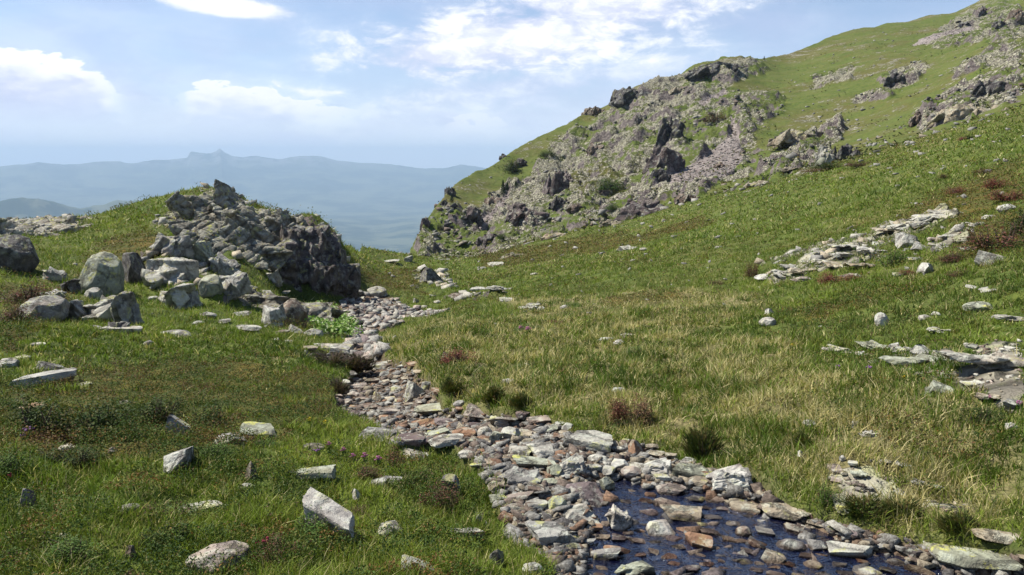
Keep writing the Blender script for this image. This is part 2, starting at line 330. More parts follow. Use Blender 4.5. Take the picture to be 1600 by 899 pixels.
cth, clr, cs = ctrl_arrays(CTRL); sth, slr, ss_ = ctrl_arrays(SIL)
nearth = np.linspace(-0.8, 0.8, 7)
nz_ = np.interp(nearth, [-0.8, -0.1, 0.1, 0.4, 0.8], [-1.72, -1.78, -1.95, -2.0, -1.85])
allth = np.concatenate([cth, sth[2:-1], nearth]); alllr = np.concatenate([clr, slr[2:-1], np.full(7, math.log(2.4))])
alls = np.concatenate([cs, ss_[2:-1], nz_ / 2.4])
KX = 3.2
def tps_fit(x, y, v, lam=2e-4):
    n = len(x); d = np.hypot(x[:, None] - x, y[:, None] - y); K = np.where(d > 0, d * d * np.log(d + 1e-12), 0) + lam * np.eye(n)
    P_ = np.stack([np.ones(n), x, y], 1); A = np.zeros((n + 3, n + 3)); A[:n, :n] = K; A[:n, n:] = P_; A[n:, :n] = P_.T
    return np.linalg.solve(A, np.concatenate([v, np.zeros(3)]))
cx, cy = allth * KX, alllr
wts = tps_fit(cx, cy, alls)
def tps_eval(x, y):
    out = np.zeros(x.shape)
    for i in range(len(cx)):
        d2 = (x - cx[i]) ** 2 + (y - cy[i]) ** 2; out += wts[i] * 0.5 * d2 * np.log(d2 + 1e-12)
    return out + wts[-3] + wts[-2] * x + wts[-1] * y
GT = np.linspace(-0.78, 0.78, 320); GL = np.linspace(math.log(2.2), math.log(520), 420)
GS = tps_eval(*np.meshgrid(GT * KX, GL, indexing='ij'))
def bil(gx, gy, G, x, y):
    i = np.clip(np.searchsorted(gx, x) - 1, 0, len(gx) - 2); j = np.clip(np.searchsorted(gy, y) - 1, 0, len(gy) - 2)
    u = np.clip((x - gx[i]) / (gx[i + 1] - gx[i]), 0, 1); v = np.clip((y - gy[j]) / (gy[j + 1] - gy[j]), 0, 1)
    return (G[i, j] * (1 - u) + G[i + 1, j] * u) * (1 - v) + (G[i, j + 1] * (1 - u) + G[i + 1, j + 1] * u) * v
def base_z(th, r):
    the = np.clip(th, -0.78, 0.78); lr = np.log(r); ls = np.interp(the, sth, slr)
    s = bil(GT, GL, GS, the, np.minimum(lr, ls)); d = np.maximum(lr - ls, 0)
    s = s - 0.16 * d - 0.22 * d * d
    z = r * s; z0 = 2.3 * bil(GT, GL, GS, the, np.full_like(the, math.log(2.3)))
    z = np.where(r < 2.3, z0, z)
    z = np.where(z < -60, -60 - (1 - np.exp((z + 60) / 700)) * 700, z)
    back = sstep(np.abs(th), 0.85, 1.6)
    return z * (1 - back) + (-1.75 - 0.02 * np.minimum(r, 300)) * back

def inpoly(px, py, poly):
    inside = np.zeros(px.shape, bool); n = len(poly)
    for i in range(n):
        x1, y1 = poly[i]; x2, y2 = poly[(i + 1) % n]
        if y1 == y2: continue
        c = ((y1 > py) != (y2 > py)) & (px < (x2 - x1) * (py - y1) / (y2 - y1) + x1); inside ^= c
    return inside
BED = [(470,548),(540,541),(580,550),(655,572),(680,605),(692,628),(860,655),(905,682),(1010,700),(1085,730),(1180,742),(1232,788),(1330,818),(1450,850),(1600,858),(1700,870),(1700,1100),(880,1100),(868,885),(800,835),(772,762),(712,716),(610,712),(590,668),(520,630),(530,600),(562,575),(480,560)]
POOL = [(905,770),(960,752),(1010,770),(1100,770),(1215,788),(1290,822),(1345,850),(1420,868),(1620,885),(1760,900),(1760,1100),(900,1100),(915,870),(935,820)]
FAN = [(520,482),(548,460),(575,450),(612,462),(645,485),(690,492),(640,506),(590,525),(592,556),(588,580),(556,572),(548,545),(535,515)]
CRAG = [(240,345),(300,302),(345,296),(380,315),(430,335),(440,345),(490,338),(515,358),(528,392),(550,420),(553,468),(500,462),(440,438),(425,405),(400,400),(370,410),(330,392),(262,365)]
PURPLE = [(1140,178),(1162,235),(1156,262),(1092,300),(1040,302),(1012,297),(1060,270),(1105,242),(1138,215)]
SCREES = [PURPLE, [(1085,165),(1135,138),(1140,146),(1098,172)], [(745,350),(795,300),(800,308),(765,345),(748,362)], [(1270,218),(1300,203),(1308,208),(1280,226)], [(1480,62),(1420,72),(1440,60),(1520,42),(1540,50)]]
ROCKY = [  # light rubble and broken rock
 [(640,398),(655,360),(690,330),(740,330),(800,290),(850,250),(880,215),(930,185),(990,150),(1060,120),(1110,100),(1180,95),(1200,110),(1130,140),(1240,150),(1235,165),(1170,185),(1180,230),(1165,280),(1090,305),(1000,330),(920,355),(840,375),(760,395),(700,412)],
 [(1170,180),(1240,160),(1235,175),(1180,200)], [(1170,300),(1250,205),(1310,190),(1320,215),(1260,250)],
 [(1430,180),(1500,140),(1600,100),(1600,150),(1520,185),(1450,200)], [(1440,70),(1500,30),(1540,0),(1600,-10),(1600,60),(1520,70),(1460,78)],
 [(1260,120),(1330,105),(1340,118),(1270,135)], [(1340,150),(1400,140),(1400,155),(1340,165)], [(1200,250),(1240,235),(1300,225),(1290,255),(1240,270)], [(1480,110),(1560,75),(1600,70),(1600,90),(1500,125)], [(1380,120),(1410,100),(1440,95),(1435,125),(1395,150)], [(1150,300),(1290,260),(1285,272),(1160,312),(1130,312)],
 [(680,425),(760,388),(800,380),(790,392),(740,408),(700,425)],
]
ROCKN = [  # nearer bare rock showing through the turf
 CRAG, [(0,352),(60,345),(130,345),(110,362),(0,372)], [(1180,436),(1240,395),(1320,372),(1400,352),(1480,325),(1500,345),(1420,372),(1345,420),(1260,440)],
 [(1440,392),(1500,362),(1510,380),(1450,400)], [(1270,545),(1340,535),(1400,540),(1600,560),(1600,625),(1500,612),(1400,585)],
 [(640,425),(690,430),(720,462),(790,462),(760,475),(700,470),(660,450)], [(220,400),(300,395),(330,430),(390,470),(340,475),(240,460)],
 [(1290,735),(1360,720),(1420,750),(1400,775),(1330,768)],
]
DRYP = [[(560,540),(700,500),(840,480),(1000,470),(1170,465),(1200,480),(1100,520),(1250,540),(1250,700),(1250,760),(1100,720),(1000,690),(860,645),(700,625),(660,580)],
 [(1190,560),(1500,600),(1600,680),(1600,820),(1400,830),(1280,770)], [(760,470),(1100,455),(1200,465),(900,500)]]
HEATHP = [[(130,400),(240,352),(265,380),(330,400),(250,410),(140,440)], [(0,455),(100,440),(130,470),(60,520),(0,560)], [(0,610),(250,560),(520,590),(520,650),(350,720),(0,740)],
 [(930,300),(1000,250),(1010,262),(950,310)], [(560,430),(640,420),(680,460),(600,455)], [(860,270),(940,250),(960,285),(900,310)], [(1210,490),(1330,462),(1440,450),(1400,470),(1280,500)],
 [(740,395),(1000,365),(1100,340),(1120,350),(980,390),(760,415)], [(1480,330),(1600,330),(1600,400),(1490,400)], [(940,470),(1060,458),(1060,472),(950,480)], [(1380,350),(1600,240),(1600,300),(1400,370)]]
DARKP = [(430,400),(440,350),(480,345),(520,380),(548,430),(550,466),(500,458),(440,432)]

# grid
tin = np.arange(-0.72, 0.7201, 0.00142); tout = np.linspace(0.74, math.pi, 60)
TH = np.concatenate([-tout[::-1], tin, tout]); 
def rows(segs):
    out = []
    for a, b, n in segs: out.append(np.exp(np.linspace(math.log(a), math.log(b), int(n), endpoint=False)))
    return np.concatenate(out)
RR = rows([(0.4, 2.4, 16), (2.4, 12, 290), (12, 50, 250), (50, 105, 120), (105, 430, 430), (430, 2600, 45)])
RR = np.append(RR, 2600.0)
T2, R2 = np.meshgrid(TH, RR, indexing='ij')
Z0 = base_z(T2.ravel(), R2.ravel()).reshape(T2.shape)
X2, Y2 = R2 * np.sin(T2), R2 * np.cos(T2)
LS2 = np.interp(np.clip(T2, -0.78, 0.78), sth, slr)
front = (np.abs(T2) < 0.73) & (np.log(R2) < LS2 + 0.12)
PX, PY = project(X2, Y2, Z0)
lpx = np.clip(T2, -0.8, 0.8) * 9; lpy = np.log(R2) * 5
JX = PX + 42 * fbm2(lpx, lpy, 1.0, 5, 21, 0.62); JY = PY + 21 * fbm2(lpx, lpy, 1.0, 5, 31, 0.62)
def mask(polys, r0, r1, jx=JX, jy=JY, blur=2):
    m_ = np.zeros(T2.shape, np.float32); ok = front & (R2 > r0) & (R2 < r1); ii = np.nonzero(ok)
    x, y = jx[ii], jy[ii]; h = np.zeros(x.shape, bool)
    for p in polys: h |= inpoly(x, y, p)
    m_[ii] = h
    for _ in range(blur):
        m_[1:-1] = (m_[:-2] + m_[1:-1] * 2 + m_[2:]) / 4; m_[:, 1:-1] = (m_[:, :-2] + m_[:, 1:-1] * 2 + m_[:, 2:]) / 4
    return m_
TXF = PX + (JX - PX) * 0.36; TYF = PY + (JY - PY) * 0.36
k_bed = mask([BED], 1.5, 18, TXF, TYF, 4); k_pool = mask([POOL], 1.5, 8, TXF, TYF, 5); k_fan = mask([FAN], 13, 40, blur=3)
k_rockf = mask(ROCKY, 80, 460, blur=4); k_rockn = mask(ROCKN, 3.5, 78, blur=3); k_scr = mask(SCREES, 100, 460, TXF, TYF, 2)
k_dry = mask(DRYP, 4, 45, blur=40); k_heath = mask(HEATHP, 3, 330, blur=18); k_dark = mask([DARKP], 22, 40, blur=3)
k_grav = mask([[(1500,585),(1600,575),(1600,650),(1560,640),(1500,600)], [(1520,535),(1600,530),(1600,575),(1540,575)], [(1290,728),(1370,728),(1400,770),(1350,790),(1285,762)], [(1430,780),(1520,790),(1500,810),(1440,800)]], 3, 11)
# water-course bed: pool nearly flat
far_w = sstep(R2, 90, 125)
Z = Z0.copy()
Z += (1 - k_bed) * (0.11 * fbm2(X2, Y2, 1.3, 3, 1) + 0.075 * fbm2(X2, Y2, 0.5, 2, 5)) * np.clip(R2 / 3, 0, 1) * sstep(R2, 0.5, 3)
Z += sstep(R2, 7, 25) * (1 - far_w) * (0.22 * fbm2(X2, Y2, 5.0, 4, 8) + 0.10 * fbm2(X2, Y2, 1.3, 2, 9))
Z += far_w * (1.7 * fbm2(X2, Y2, 38, 3, 40) + 0.7 * fbm2(X2, Y2, 9, 3, 44))
rid = fbm2(X2 * 0.8 + Y2 * 0.6, Y2 * 0.35 - X2 * 0.3, 16, 4, 50, 0.6, True)
stp = fbm2(X2, Y2, 11, 3, 60)
blocky = (np.floor(stp * 7) + sstep(stp * 7 - np.floor(stp * 7), 0.75, 1.0)) / 7
Z += far_w * k_rockf * (3.0 * (rid - 0.3) + 5.0 * blocky + 0.8 * fbm2(X2, Y2, 2.6, 3, 66, 0.6)) * (1 - k_scr)
Z += far_w * k_scr * 0.25 * fbm2(X2, Y2, 1.2, 2, 68)
Z += (1 - far_w) * k_rockn * sstep(R2, 9, 20) * 0.28 * fbm2(X2, Y2, 1.4, 4, 70, 0.6, True)
Z += (1 - far_w) * k_dark * 0.3 * fbm2(X2, Y2, 1.0, 3, 71, 0.6, True)
WL = -2.15
Z -= k_bed * (0.13 + 0.04 * fbm2(X2, Y2, 0.4, 3, 75)) * (1 - k_pool)
_pe = 0.12 * sstep(X2 / Y2, 0.12, 0.03) + 0.05 * sstep(Y2, 5.0, 5.5)
Zp = WL - 0.075 + 0.085 * fbm2(X2, Y2, 0.6, 4, 77, 0.6) + _pe
Z = Z + (np.maximum(Z, WL + 0.035 + 0.05 * fbm2(X2, Y2, 0.5, 3, 79)) - Z) * sstep(k_bed, 0, .4) * sstep(Y2, 7.6, 5.0) * (Y2 > 1)
Z = Z * (1 - k_pool) + Zp * k_pool
# banks right of the pool rise a little
def zg(X, Y):
    X = np.asarray(X, float); Y = np.asarray(Y, float); return bil(TH, RR, Z, np.arctan2(X, Y), np.hypot(X, Y))
def kat(K, X, Y): return bil(TH, RR, K, np.arctan2(X, Y), np.hypot(X, Y))
S2 = Z / R2
def hit(px, py, rmin=2.3, rmax=2600.0):
    """where the line of sight through a pixel first meets the ground (None if it never does)"""
    th, s = ray(px, py); i = int(np.clip(np.searchsorted(TH, th) - 1, 0, len(TH) - 2)); u = (th - TH[i]) / (TH[i + 1] - TH[i])
    col = S2[i] * (1 - u) + S2[i + 1] * u; j0 = np.searchsorted(RR, rmin); idx = np.nonzero(col[j0:] >= s)[0]
    if not len(idx): return None
    j = j0 + idx[0]
    if j > j0: v = (s - col[j - 1]) / (col[j] - col[j - 1] + 1e-12); r = RR[j - 1] * (1 - v) + RR[j] * v
    else: r = RR[j]
    if r > rmax: return None
    return np.array([r * math.sin(th), r * math.cos(th), float(zg(r * math.sin(th), r * math.cos(th)))])
nT, nR = T2.shape
idx = np.arange(nT * nR).reshape(nT, nR)
q = np.stack([idx[:-1, :-1], idx[1:, :-1], idx[1:, 1:], idx[:-1, 1:]], -1).reshape(-1, 4)
zone = np.stack([np.clip(k_rockf * 0.39 + k_rockn * 0.62 + k_grav * 0.7 + far_w * 0.19, 0, 1), k_dry, k_heath], -1).reshape(-1, 3)
zone2 = np.stack([np.clip(k_bed + k_fan, 0, 1), k_scr, k_dark], -1).reshape(-1, 3)
V = np.stack([X2, Y2, Z], -1).reshape(-1, 3)
# close the middle under the camera
V = np.concatenate([V, [[0, 0, float(Z[:, 0].mean())]]]); zone = np.concatenate([zone, [[0, 0, 0]]]); zone2 = np.concatenate([zone2, [[0, 0, 0]]])
tri = np.stack([np.full(nT - 1, len(V) - 1), idx[1:, 0], idx[:-1, 0]], -1)
g = link('ground', mesh_np('ground', V, [q, tri], [M_GROUND], True, {'zone': zone, 'zone2': zone2}))
tag(g, 'grassy alpine valley floor and rocky slope with a stream channel', 'ground', kind='structure')

# ------------------------------------------------------------------ far valley and mountain ranges
ft = np.linspace(-0.95, 0.9, 900); fr = np.concatenate([np.linspace(2300, 8000, 50), np.linspace(8000, 17000, 130)[1:], np.linspace(17000, 30000, 150)[1:]])
FT, FR = np.meshgrid(ft, fr, indexing='ij'); fx, fy = FR * np.sin(FT), FR * np.cos(FT)
fz = -1150 + 130 * fbm2(fx, fy, 5200, 5, 80)
def ridge(pts_, r0, wn, wf, rough, seed):
    p = np.array(pts_, float); th, s = ray(p[:, 0], p[:, 1]); top = np.interp(FT, th, s) * r0
    top = top + rough * fbm2(FT * 40, FT * 0, 1.0, 5, seed)
    d = FR - (r0 + 700 * fbm2(FT * 4, FT * 0 + 3, 1, 2, seed + 7)); w = np.where(d < 0, np.clip(1 + d / wn, 0, 1), np.clip(1 - d / wf, 0, 1))
    w = np.where(d < 0, w ** 1.35, w)
    gul = 1 - (1 - w) * w * 1.2 * (0.5 + 0.5 * fbm2(fx, fy, 2200, 5, seed + 3, 0.55, True))
    return -1150 + (top + 1150) * w * gul
back = ridge([(-900,262),(-200,258),(0,259),(60,254),(120,256),(160,251),(215,255),(250,249),(293,248),(297,238),(318,239),(330,240),(338,236),(343,232),(352,239),(362,243),(380,246),(400,243),(440,248),(470,243),(490,243),(520,248),(560,254),(620,258),(650,262),(690,264),(720,258),(760,262),(1000,250),(1600,230)], 26000, 7500, 12000, 70, 90)
left = ridge([(-900,345),(-200,320),(0,313),(35,307),(60,308),(95,318),(125,326),(160,318),(210,311),(250,318),(330,345),(420,372),(640,400),(1600,400)], 10500, 3400, 3000, 40, 100)
mid = ridge([(-900,420),(300,400),(420,352),(500,346),(560,356),(600,360),(640,352),(700,345),(900,345),(1600,345)], 13500, 4000, 3000, 16, 110)
fz = np.maximum(np.maximum(fz, back), np.maximum(left, mid))
fi = np.arange(fx.size).reshape(fx.shape); fq = np.stack([fi[:-1, :-1], fi[1:, :-1], fi[1:, 1:], fi[:-1, 1:]], -1).reshape(-1, 4)
m_far = link('mountains', mesh_np('mountains', np.stack([fx, fy, fz], -1).reshape(-1, 3), [fq], [M_FAR], True))
tag(m_far, 'hazy blue mountain range with a notched summit beyond the valley', 'mountains', kind='structure')
# ------------------------------------------------------------------ haze
hm = bpy.data.materials.new('valley haze'); hm.use_nodes = True; ht = NT(hm.node_tree); ht.n.clear()
pv = ht.n.new('ShaderNodeVolumePrincipled'); pv.inputs['Color'].default_value = (0.55, 0.76, 1.0, 1); pv.inputs['Density'].default_value = 0.62e-4; pv.inputs['Anisotropy'].default_value = 0.0
ho = ht.n.new('ShaderNodeOutputMaterial'); ht.l.new(pv.outputs[0], ho.inputs['Volume'])
hb = 30100; z0_, z1_ = float(min(fz.min(), Z.min())) - 1, float(max(fz.max(), Z.max())) + 60
hv = [(x, y, z) for z in (z0_, z1_) for x, y in ((-hb, -hb), (hb, -hb), (hb, hb), (-hb, hb))]
hf = [(0, 3, 2, 1), (4, 5, 6, 7), (0, 1, 5, 4), (1, 2, 6, 5), (2, 3, 7, 6), (3, 0, 4, 7)]
tag(link('haze', mesh_np('haze', hv, [np.array(hf)], [hm])), 'thin blue summer haze filling the air over the valley', 'haze', kind='stuff')

# ------------------------------------------------------------------ water
def water(name, poly_px, z, label):
    P_ = []
    for a, b_ in poly_px:
        th, s = ray(a, b_); r = z / s; P_.append((r * math.sin(th), r * math.cos(th)))
    P_ = np.array(P_); n = len(P_); v = [(x, y, z) for x, y in P_]
    me = bpy.data.meshes.new(name); me.from_pydata(v, [], [tuple(range(n))]); me.materials.append(M_WATER); me.update()
    o = link(name, me); tag(o, label, 'water', kind='structure'); return o
water('stream_water', [(880,1090),(850,860),(845,800),(860,735),(960,722),(1040,735),(1150,760),(1260,785),(1380,830),(1500,850),(1700,865),(1780,1090)], WL, 'dark blue shallow water of the stream between the stones')

# ================================================================== ROCKS
def ico(sub):
    t = (1 + 5 ** .5) / 2
    v = [(-1,t,0),(1,t,0),(-1,-t,0),(1,-t,0),(0,-1,t),(0,1,t),(0,-1,-t),(0,1,-t),(t,0,-1),(t,0,1),(-t,0,-1),(-t,0,1)]
    f = [(0,11,5),(0,5,1),(0,1,7),(0,7,10),(0,10,11),(1,5,9),(5,11,4),(11,10,2),(10,7,6),(7,1,8),(3,9,4),(3,4,2),(3,2,6),(3,6,8),(3,8,9),(4,9,5),(2,4,11),(6,2,10),(8,6,7),(9,8,1)]
    v = [np.array(a, float) / np.linalg.norm(a) for a in v]
    for _ in range(sub):
        c = {}; nf = []
        def mid_(a, b):
            k = (min(a, b), max(a, b))
            if k not in c: m_ = v[a] + v[b]; v.append(m_ / np.linalg.norm(m_)); c[k] = len(v) - 1
            return c[k]
        for a, b, d in f:
            ab, bd, da = mid_(a, b), mid_(b, d), mid_(d, a); nf += [(a, ab, da), (b, bd, ab), (d, da, bd), (ab, bd, da)]
        f = nf
    return np.array(v), np.array(f)
ICO = {k: ico(k) for k in (1, 2, 3, 4)}
def rock_shape(kind, seed, sub=4):
    """angular stone cut by planes, filling [-.5,.5]^2 x [0,1]"""
    rg = np.random.default_rng(seed); v, f = ICO[sub]; v = v.copy() * 1.0
    def cut(n, d):
        nonlocal v
        n = np.array(n, float); n /= np.linalg.norm(n); k = np.maximum(v @ n - d, 0); v = v - k[:, None] * n
    if kind == 'round': npl, lo, hi = 20, .78, .92
    elif kind == 'slab': npl, lo, hi = 9, .62, .88
    elif kind == 'wedge': npl, lo, hi = 8, .5, .82
    elif kind == 'shard': npl, lo, hi = 9, .42, .8
    else: npl, lo, hi = 10, .56, .82
    if kind in ('block', 'slab'):
        for s_ in (-1, 1):
            for ax in range(3):
                n = rg.normal(0, .27, 3); n[ax] += s_; cut(n, rg.uniform(.5, .66))
    if kind == 'wedge':
        cut((rg.uniform(.3, .9), rg.uniform(-.5, .2), .8), .30); cut((-1, rg.uniform(-.5, .5), .35), .5); cut((0, -1, .4), .5)
    if kind == 'shard': cut((1, -.3, .5), .32); cut((-1, -.5, .45), .38); cut((0, 1, .3), .42)
    if kind == 'slab': cut((rg.uniform(-.15, .15), rg.uniform(-.15, .15), 1), .40)
    for _ in range(npl): cut(rg.normal(0, 1, 3), rg.uniform(lo, hi))
    # ensure no self overlap noise, then roughen
    amp = .05 if kind == 'round' else .045
    nrm = v / (np.linalg.norm(v, axis=1)[:, None] + 1e-9)
    v = v + nrm * (amp * n3(v * 2.2, seed) + amp * .55 * n3(v * 6, seed + 1) + amp * .3 * n3(v * 14, seed + 2))[:, None]
    v -= v.min(0); v /= v.max(0); v[:, :2] -= .5
    return v, f
PROTO = {}
for kind, cnt in (('round', 5), ('block', 7), ('slab', 7), ('wedge', 5), ('shard', 4)):
    PROTO[kind] = []
    for i in range(cnt):
        v, f = rock_shape(kind, 100 + i * 7 + len(kind), 4); PROTO[kind].append(mesh_np('stone', v, [f], [M_ROCK], True))
CRGB = {'grey': (.30, .295, .285), 'pale': (.41, .40, .365), 'white': (.46, .45, .43), 'green': (.30, .315, .25), 'rust': (.27, .165, .11), 'pink': (.35, .295, .265),
        'brown': (.195, .15, .125), 'purple': (.18, .145, .15), 'dark': (.115, .108, .11), 'tan': (.38, .33, .255)}
LICH = {'green': 1.0, 'pale': .55, 'white': .25, 'grey': .6, 'tan': .5, 'dark': .35}
FOOT = []          # footprints (x, y, radius) that keep the grass away
def place(name, px, py, w, h, kind, col, label, cat, group=None, rot=None, tilt=None, wet=0, rmin=2.3, sink=.24, mesh=None, rg=random, hcap=.40):
    p = hit(px, py, rmin)
    if p is None: return None
    if wet and p[2] < WL and float(kat(k_pool, p[0], p[1])) > .3: p = p * (WL / p[2])
    d = p[1] * CP - p[2] * SP; W_ = w * d / F; ha = h * d / F
    sa = min(max(-p[2] / math.hypot(p[0], p[1]), -.2), .6) + .12; sa = max(sa, .12)
    D = min((2.1 if kind == 'slab' else .9) * W_, .80 * ha / sa); D = max(D, .4 * W_); H = max((ha - .75 * D * sa) / math.cos(math.asin(min(sa, .9))), .26 * ha, .14 * W_)
    H = min(H, hcap * max(W_, .6 * D)) if kind == 'slab' else H
    az_ = math.atan2(p[0], p[1]); c = p[:2] * (1 + .42 * D / math.hypot(p[0], p[1]))
    z = float(zg(c[0], c[1])); z = min(z, p[2] + .25 * H + .05)
    pool = float(kat(k_pool, c[0], c[1])) > .3
    if pool: z = max(z, WL - .015); H *= 1.15; sink = .16
    wet = wet if pool else 0
    me = mesh or (rg.choice(SPR) if kind == 'slab' and w > 26 and name == 'meadow_stone' else rg.choice(BPR) if kind in ('round', 'block') and w > 44 and name != 'field_stone' else rg.choice(PROTO[kind])); o = bpy.data.objects.new(name, me); COL.objects.link(o)
    k = 1 + sink * 1.6
    o.scale = (W_ * 1.03, D * 1.05, H * k); o.location = (c[0], c[1], z - H * (k - 1))
    o.rotation_euler = (R(tilt[0]) if tilt else R(rg.uniform(-6, 6)), R(tilt[1]) if tilt else R(rg.uniform(-7, 7)), -az_ + (R(rot) if rot is not None else R(rg.uniform(-16, 16))) + (math.pi if rot is None and kind in ('round', 'block', 'slab') and rg.random() < .5 else 0))
    b = CRGB[col]; j = rg.uniform(.88, 1.12); o.color = (b[0] * j, b[1] * j, b[2] * j, 1); o['lichen'] = LICH.get(col, .1); o['wet'] = float(wet)
    tag(o, label, cat, group); FOOT.append((c[0], c[1], W_ * .5, D * .5)); return o
def table(name, cat, group, rowsT, **kw):
    for (px, py, w, h, kind, col, label) in rowsT: place(name, px, py, w, h, kind, col, label, cat, group, **kw)

def hull_stone(seed, flat=.7, npt=11):
    import bmesh
    rg_ = np.random.default_rng(seed); bm = bmesh.new()
    P_ = rg_.uniform(-1, 1, (npt * 3, 3)); P_ = P_[np.argsort(-np.abs(P_).max(1) - .4 * np.linalg.norm(P_, axis=1))[:npt]] * (1, rg_.uniform(.6, 1), flat)
    for p in P_: bm.verts.new(p)
    bmesh.ops.convex_hull(bm, input=bm.verts[:]); bmesh.ops.delete(bm, geom=[v for v in bm.verts if not v.link_faces], context='VERTS')
    bmesh.ops.triangulate(bm, faces=bm.faces[:]); bm.verts.index_update()
    v = np.array([v.co[:] for v in bm.verts]); f = np.array([[w.index for w in q_.verts] for q_ in bm.faces]); bm.free()
    v -= v.min(0); v /= v.max(0); v[:, :2] -= .5; return v, f
HULLS = [hull_stone(900 + i, .75, 8) for i in range(24)]
def blocks_mesh(name, blocks, voxel, rough, mat, seed=1, vert=False, fine=1.0):
    """overlapping jointed blocks fused into one continuous rock face. blocks: centre, size, euler"""
    from mathutils import Euler
    VV, FF = [], []; n0 = 0
    for i, (c, s_, e) in enumerate(blocks):
        v, f = HULLS[(seed * 7 + i) % len(HULLS)]; v = (v - (0, 0, .5)) * s_; M_ = np.array(Euler(e).to_matrix()); VV.append(v @ M_.T + c); FF.append(f + n0); n0 += len(v)
    me = mesh_np(name, np.concatenate(VV), [np.concatenate(FF)])
    if voxel:
        o = bpy.data.objects.new('temporary', me); COL.objects.link(o); md = o.modifiers.new('r', 'REMESH'); md.mode = 'VOXEL'; md.voxel_size = voxel; md.use_smooth_shade = False
        dg = bpy.context.evaluated_depsgraph_get(); me2 = bpy.data.meshes.new_from_object(o.evaluated_get(dg)); bpy.data.objects.remove(o)
        n = len(me2.vertices); co = np.empty(n * 3); me2.vertices.foreach_get('co', co); co = co.reshape(-1, 3); nr = np.empty(n * 3); me2.vertices.foreach_get('normal', nr); nr = nr.reshape(-1, 3)
        # jointing: stretched noise along the dip of the strata
        dip = np.stack([co[:, 0] * .8 + co[:, 2] * .6, co[:, 1] * .5, co[:, 0] * -.6 + co[:, 2] * .8], 1) if not vert else np.stack([co[:, 2] * .6, co[:, 1], co[:, 0] * .8 + co[:, 1] * .3], 1)
        dip = dip * fine; co_ = co * fine
        a_ = np.abs(n3(dip * (1.0, 1.6, 3.6), seed)); b_ = np.abs(n3(co_ * 5.5, seed + 2)); c_ = n3(co_ * 13, seed + 3)
        co += nr * (rough * (-1.1 * (1 - sstep(a_, 0, .16)) + .9 * a_ + .45 * b_ + .22 * c_))[:, None]
        me2.vertices.foreach_set('co', co.ravel()); me2.materials.clear(); me2.materials.append(mat); me2.name = name; me2.update(); return me2
    me.materials.append(mat); return me
BPR = []
for s_i in range(8):
    rg = random.Random(160 + s_i); b_ = [(np.array([0, 0, .42]), (.95, .85, .85), (0, 0, rg.uniform(0, 3)))]
    for i in range(9):
        b_.append((np.array([rg.uniform(-.3, .3), rg.uniform(-.26, .26), rg.uniform(.12, .6)]), (rg.uniform(.35, .62), rg.uniform(.3, .55), rg.uniform(.35, .6)), (R(rg.uniform(-14, 14)), R(rg.uniform(-10, 25)), R(rg.uniform(-40, 40)))))
    me = blocks_mesh('boulder', b_, .022, .015, M_ROCK, 40 + s_i, s_i % 2 == 0, 2.2)
    n = len(me.vertices); co = np.empty(n * 3); me.vertices.foreach_get('co', co); co = co.reshape(-1, 3); co -= co.min(0); co /= co.max(0); co[:, :2] -= .5; me.vertices.foreach_set('co', co.ravel()); me.polygons.foreach_set('use_smooth', np.ones(len(me.polygons), bool)); me.update(); BPR.append(me)
SPR = []
for s_i in range(7):
    rg = random.Random(360 + s_i); b_ = []
    for i in range(6):
        b_.append((np.array([rg.uniform(-.36, .36), rg.uniform(-.34, .34), rg.uniform(.05, .2)]), (rg.uniform(.4, .8), rg.uniform(.35, .7), rg.uniform(.22, .34)), (R(rg.uniform(-7, 7)), R(rg.uniform(-8, 8)), R(rg.uniform(-50, 50)))))
    b_.append((np.array([0, 0, .02]), (.8, .7, .3), (0, 0, rg.uniform(0, 3))))
    me = blocks_mesh('rock_slab', b_, .018, .016, M_ROCK, 70 + s_i, False, 2.0)
    n = len(me.vertices); co = np.empty(n * 3); me.vertices.foreach_get('co', co); co = co.reshape(-1, 3); co -= co.min(0); co /= co.max(0); co[:, :2] -= .5; me.vertices.foreach_set('co', co.ravel()); me.polygons.foreach_set('use_smooth', np.ones(len(me.polygons), bool)); me.update(); SPR.append(me)
